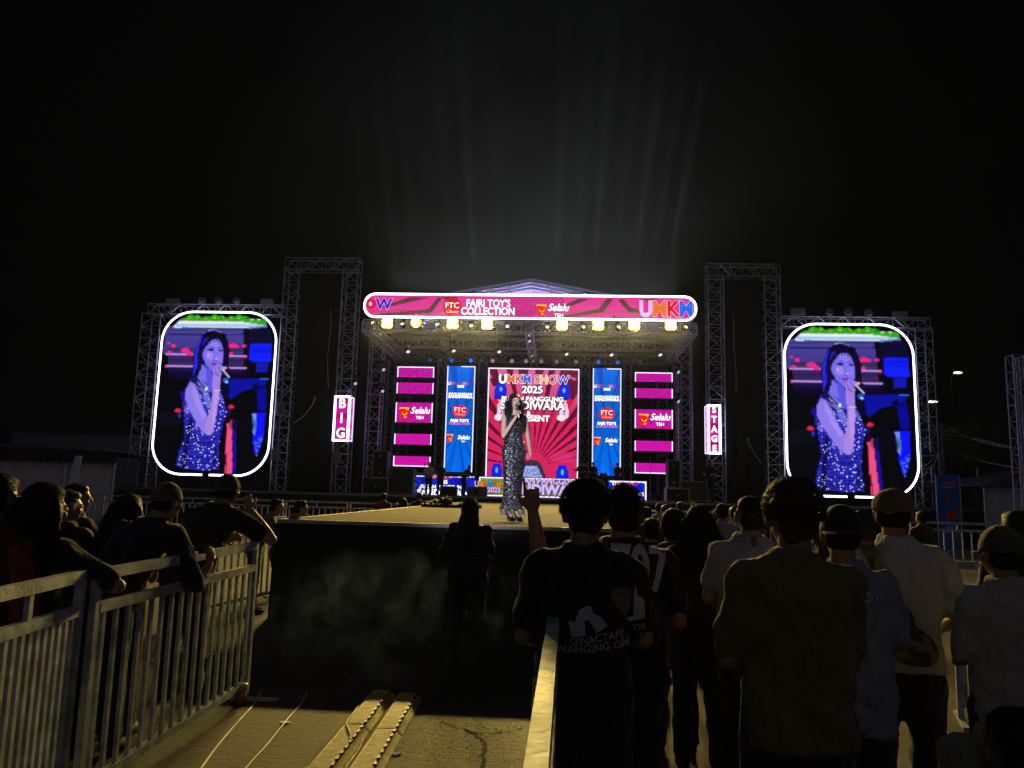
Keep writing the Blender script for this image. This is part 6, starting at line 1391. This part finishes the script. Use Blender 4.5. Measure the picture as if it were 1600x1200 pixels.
# smoke drifting up over the stage roof, lit by the beams pointing up from behind the header
def upbeam(px, tilt, e, ang, fw_=9):
    p = atY(px, 470, 30.8); l = bpy.data.lights.new('beam_light', 'SPOT'); l.energy = e; l.spot_size = rad(ang); l.spot_blend = 1.0
    l.color = (.95, .98, 1); l.shadow_soft_size = .12
    o = bpy.data.objects.new('beam_light', l); C.objects.link(o); o.location = (p.x, 32.0, 10.45); o.rotation_euler = (rad(180+fw_), rad(tilt), 0)
for px, tilt, e in ((582, -10, .5), (610, -7.5, .8), (640, -6, .6), (700, -5, .5), (736, -4.5, 1.4), (775, -2.5, .5), (868, 1, 1.0), (900, 2.5, .6), (928, 3.5, 1.1), (960, 5, .6), (992, 6.5, 1.2), (1020, 8, .7), (1046, 9.5, 1.3)):
    upbeam(px, tilt, 9500*e, 5.5)
l = bpy.data.lights.new('smoke_fill', 'AREA'); l.shape = 'RECTANGLE'; l.size = 12.5; l.size_y = .1; l.energy = 380; l.spread = rad(150); l.color = (.92, .96, 1)  # added area light with no lamp behind it, brightens the smoke over the roof
o = bpy.data.objects.new('smoke_fill', l); C.objects.link(o); o.location = (-.15, 33.5, 10.4); o.rotation_euler = (rad(180), 0, 0)
sm, v, n = volume('smoke_cloud', .0, .1)
sm.cycles.volume_step_rate = 1.2
RA = (21, 6.5, 27)
t = n.nodes.new('ShaderNodeTexCoord'); sc = n.nodes.new('ShaderNodeVectorMath'); sc.operation = 'MULTIPLY'; sc.inputs[1].default_value = tuple(1/q for q in RA)
ln = n.nodes.new('ShaderNodeVectorMath'); ln.operation = 'LENGTH'; n.links.new(t.outputs['Object'], sc.inputs[0]); n.links.new(sc.outputs[0], ln.inputs[0])
f_ = n.nodes.new('ShaderNodeMapRange'); f_.inputs['From Min'].default_value = 1.0; f_.inputs['From Max'].default_value = .3; f_.inputs['To Max'].default_value = .011
n.links.new(ln.outputs['Value'], f_.inputs['Value'])
x = n.nodes.new('ShaderNodeTexNoise'); x.inputs['Scale'].default_value = .16; x.inputs['Detail'].default_value = 2; n.links.new(t.outputs['Object'], x.inputs['Vector'])
r_ = n.nodes.new('ShaderNodeMapRange'); r_.inputs['From Min'].default_value = .3; r_.inputs['From Max'].default_value = .7; r_.inputs['To Min'].default_value = .45; r_.inputs['To Max'].default_value = 1.3; n.links.new(x.outputs['Fac'], r_.inputs['Value'])
mu = n.nodes.new('ShaderNodeMath'); mu.operation = 'MULTIPLY'; n.links.new(f_.outputs[0], mu.inputs[0]); n.links.new(r_.outputs[0], mu.inputs[1]); n.links.new(mu.outputs[0], v.inputs['Density'])
bm = bmesh.new(); q = MB().ell((0, 0, 0), RA, 40, 24); me = bpy.data.meshes.new('smoke'); me.from_pydata(q.v, [], q.f); bm.from_mesh(me)
geo = bmesh.ops.bisect_plane(bm, geom=bm.verts[:]+bm.edges[:]+bm.faces[:], plane_co=(0, 0, -4.5), plane_no=(0, 0, -1), clear_outer=True)
bmesh.ops.holes_fill(bm, edges=[e for e in bm.edges if e.is_boundary]); bm.to_mesh(me); bm.free(); me.materials.append(sm)
o = bpy.data.objects.new('smoke', me); C.objects.link(o); o.location = (-.2, 36.4, 13.2); tag(o, kind='stuff')
# follow spot from the front-of-house position on the singer
l = bpy.data.lights.new('follow_spot', 'SPOT'); l.energy = 30000; l.spot_size = rad(7.5); l.spot_blend = .8; l.color = (.86, .88, 1.0); l.shadow_soft_size = .15
o = bpy.data.objects.new('follow_spot', l); C.objects.link(o); o.location = (-3.0, -14, 7.0)
o.rotation_euler = (Vector((.5, 11.4, 2.1))-o.location).to_track_quat('-Z', 'Y').to_euler()

sm2, v, n = volume('smoke_under_roof', .009, .1, (.7, .8, 1))
tag(MB().ell((-.1, 31.6, 7.2), (9.2, 3.6, 3.0), 32, 20).build('smoke', sm2, None, True), kind='stuff')
# wisps of smoke in front of the runway
sm3, v, n = volume('smoke_wisps', .0, .3, (.3, .42, 1))
sm3.cycles.volume_step_rate = .3
t = n.nodes.new('ShaderNodeTexCoord'); mp = n.nodes.new('ShaderNodeMapping'); mp.inputs['Rotation'].default_value = (.4, .6, .9); mp.inputs['Scale'].default_value = (1, 1, .6)
x = n.nodes.new('ShaderNodeTexNoise'); x.inputs['Scale'].default_value = 4.2; x.inputs['Detail'].default_value = 7; x.inputs['Roughness'].default_value = .62; x.inputs['Distortion'].default_value = .9
r_ = n.nodes.new('ShaderNodeMapRange'); r_.inputs['From Min'].default_value = .53; r_.inputs['From Max'].default_value = .72; r_.inputs['To Max'].default_value = .75
n.links.new(t.outputs['Object'], mp.inputs[0]); n.links.new(mp.outputs[0], x.inputs['Vector']); n.links.new(x.outputs['Fac'], r_.inputs['Value'])
ln = n.nodes.new('ShaderNodeVectorMath'); ln.operation = 'LENGTH'; sc = n.nodes.new('ShaderNodeVectorMath'); sc.operation = 'MULTIPLY'; sc.inputs[1].default_value = (1/1.5, 1/1.2, 1/.55)
n.links.new(t.outputs['Object'], sc.inputs[0]); n.links.new(sc.outputs[0], ln.inputs[0])
f_ = n.nodes.new('ShaderNodeMapRange'); f_.inputs['From Min'].default_value = 1.0; f_.inputs['From Max'].default_value = .2; f_.inputs['To Max'].default_value = .9
n.links.new(ln.outputs['Value'], f_.inputs['Value']); mu = n.nodes.new('ShaderNodeMath'); mu.operation = 'MULTIPLY'; n.links.new(r_.outputs[0], mu.inputs[0]); n.links.new(f_.outputs[0], mu.inputs[1]); n.links.new(mu.outputs[0], v.inputs['Density'])
tag(MB().ell((0, 0, 0), (1.5, 1.2, .55), 24, 16).build('smoke', sm3, None, True, loc=(-.25, 7.2, .52)), kind='stuff')

sm4 = sm3.copy(); sm4.name = 'smoke_wisps_near'
for q in sm4.node_tree.nodes:
    if q.type == 'MAP_RANGE' and abs(q.inputs['To Max'].default_value-.75) < 1e-4: q.inputs['To Max'].default_value = .3
    if q.type == 'VECT_MATH' and q.operation == 'MULTIPLY': q.inputs[1].default_value = (1/.95, 1/1.1, 1/.5)
tag(MB().ell((0, 0, 0), (.95, 1.1, .5), 24, 16).build('smoke', sm4, None, True, loc=(-.15, 5.9, .47)), kind='stuff')
# added violet fill lights without fixtures, brightening the canopy from below
for x_, y_ in ((-4.6, 31.8), (-1.6, 32.2), (1.5, 32.2), (4.4, 31.8)):
    l = bpy.data.lights.new('canopy_fill', 'SPOT'); l.energy = 260; l.spot_size = rad(140); l.spot_blend = .6; l.color = (.62, .55, 1.0); l.shadow_soft_size = .1
    o = bpy.data.objects.new('canopy_fill', l); C.objects.link(o); o.location = (x_, y_, 7.75); o.rotation_euler = (rad(180+14), 0, 0)
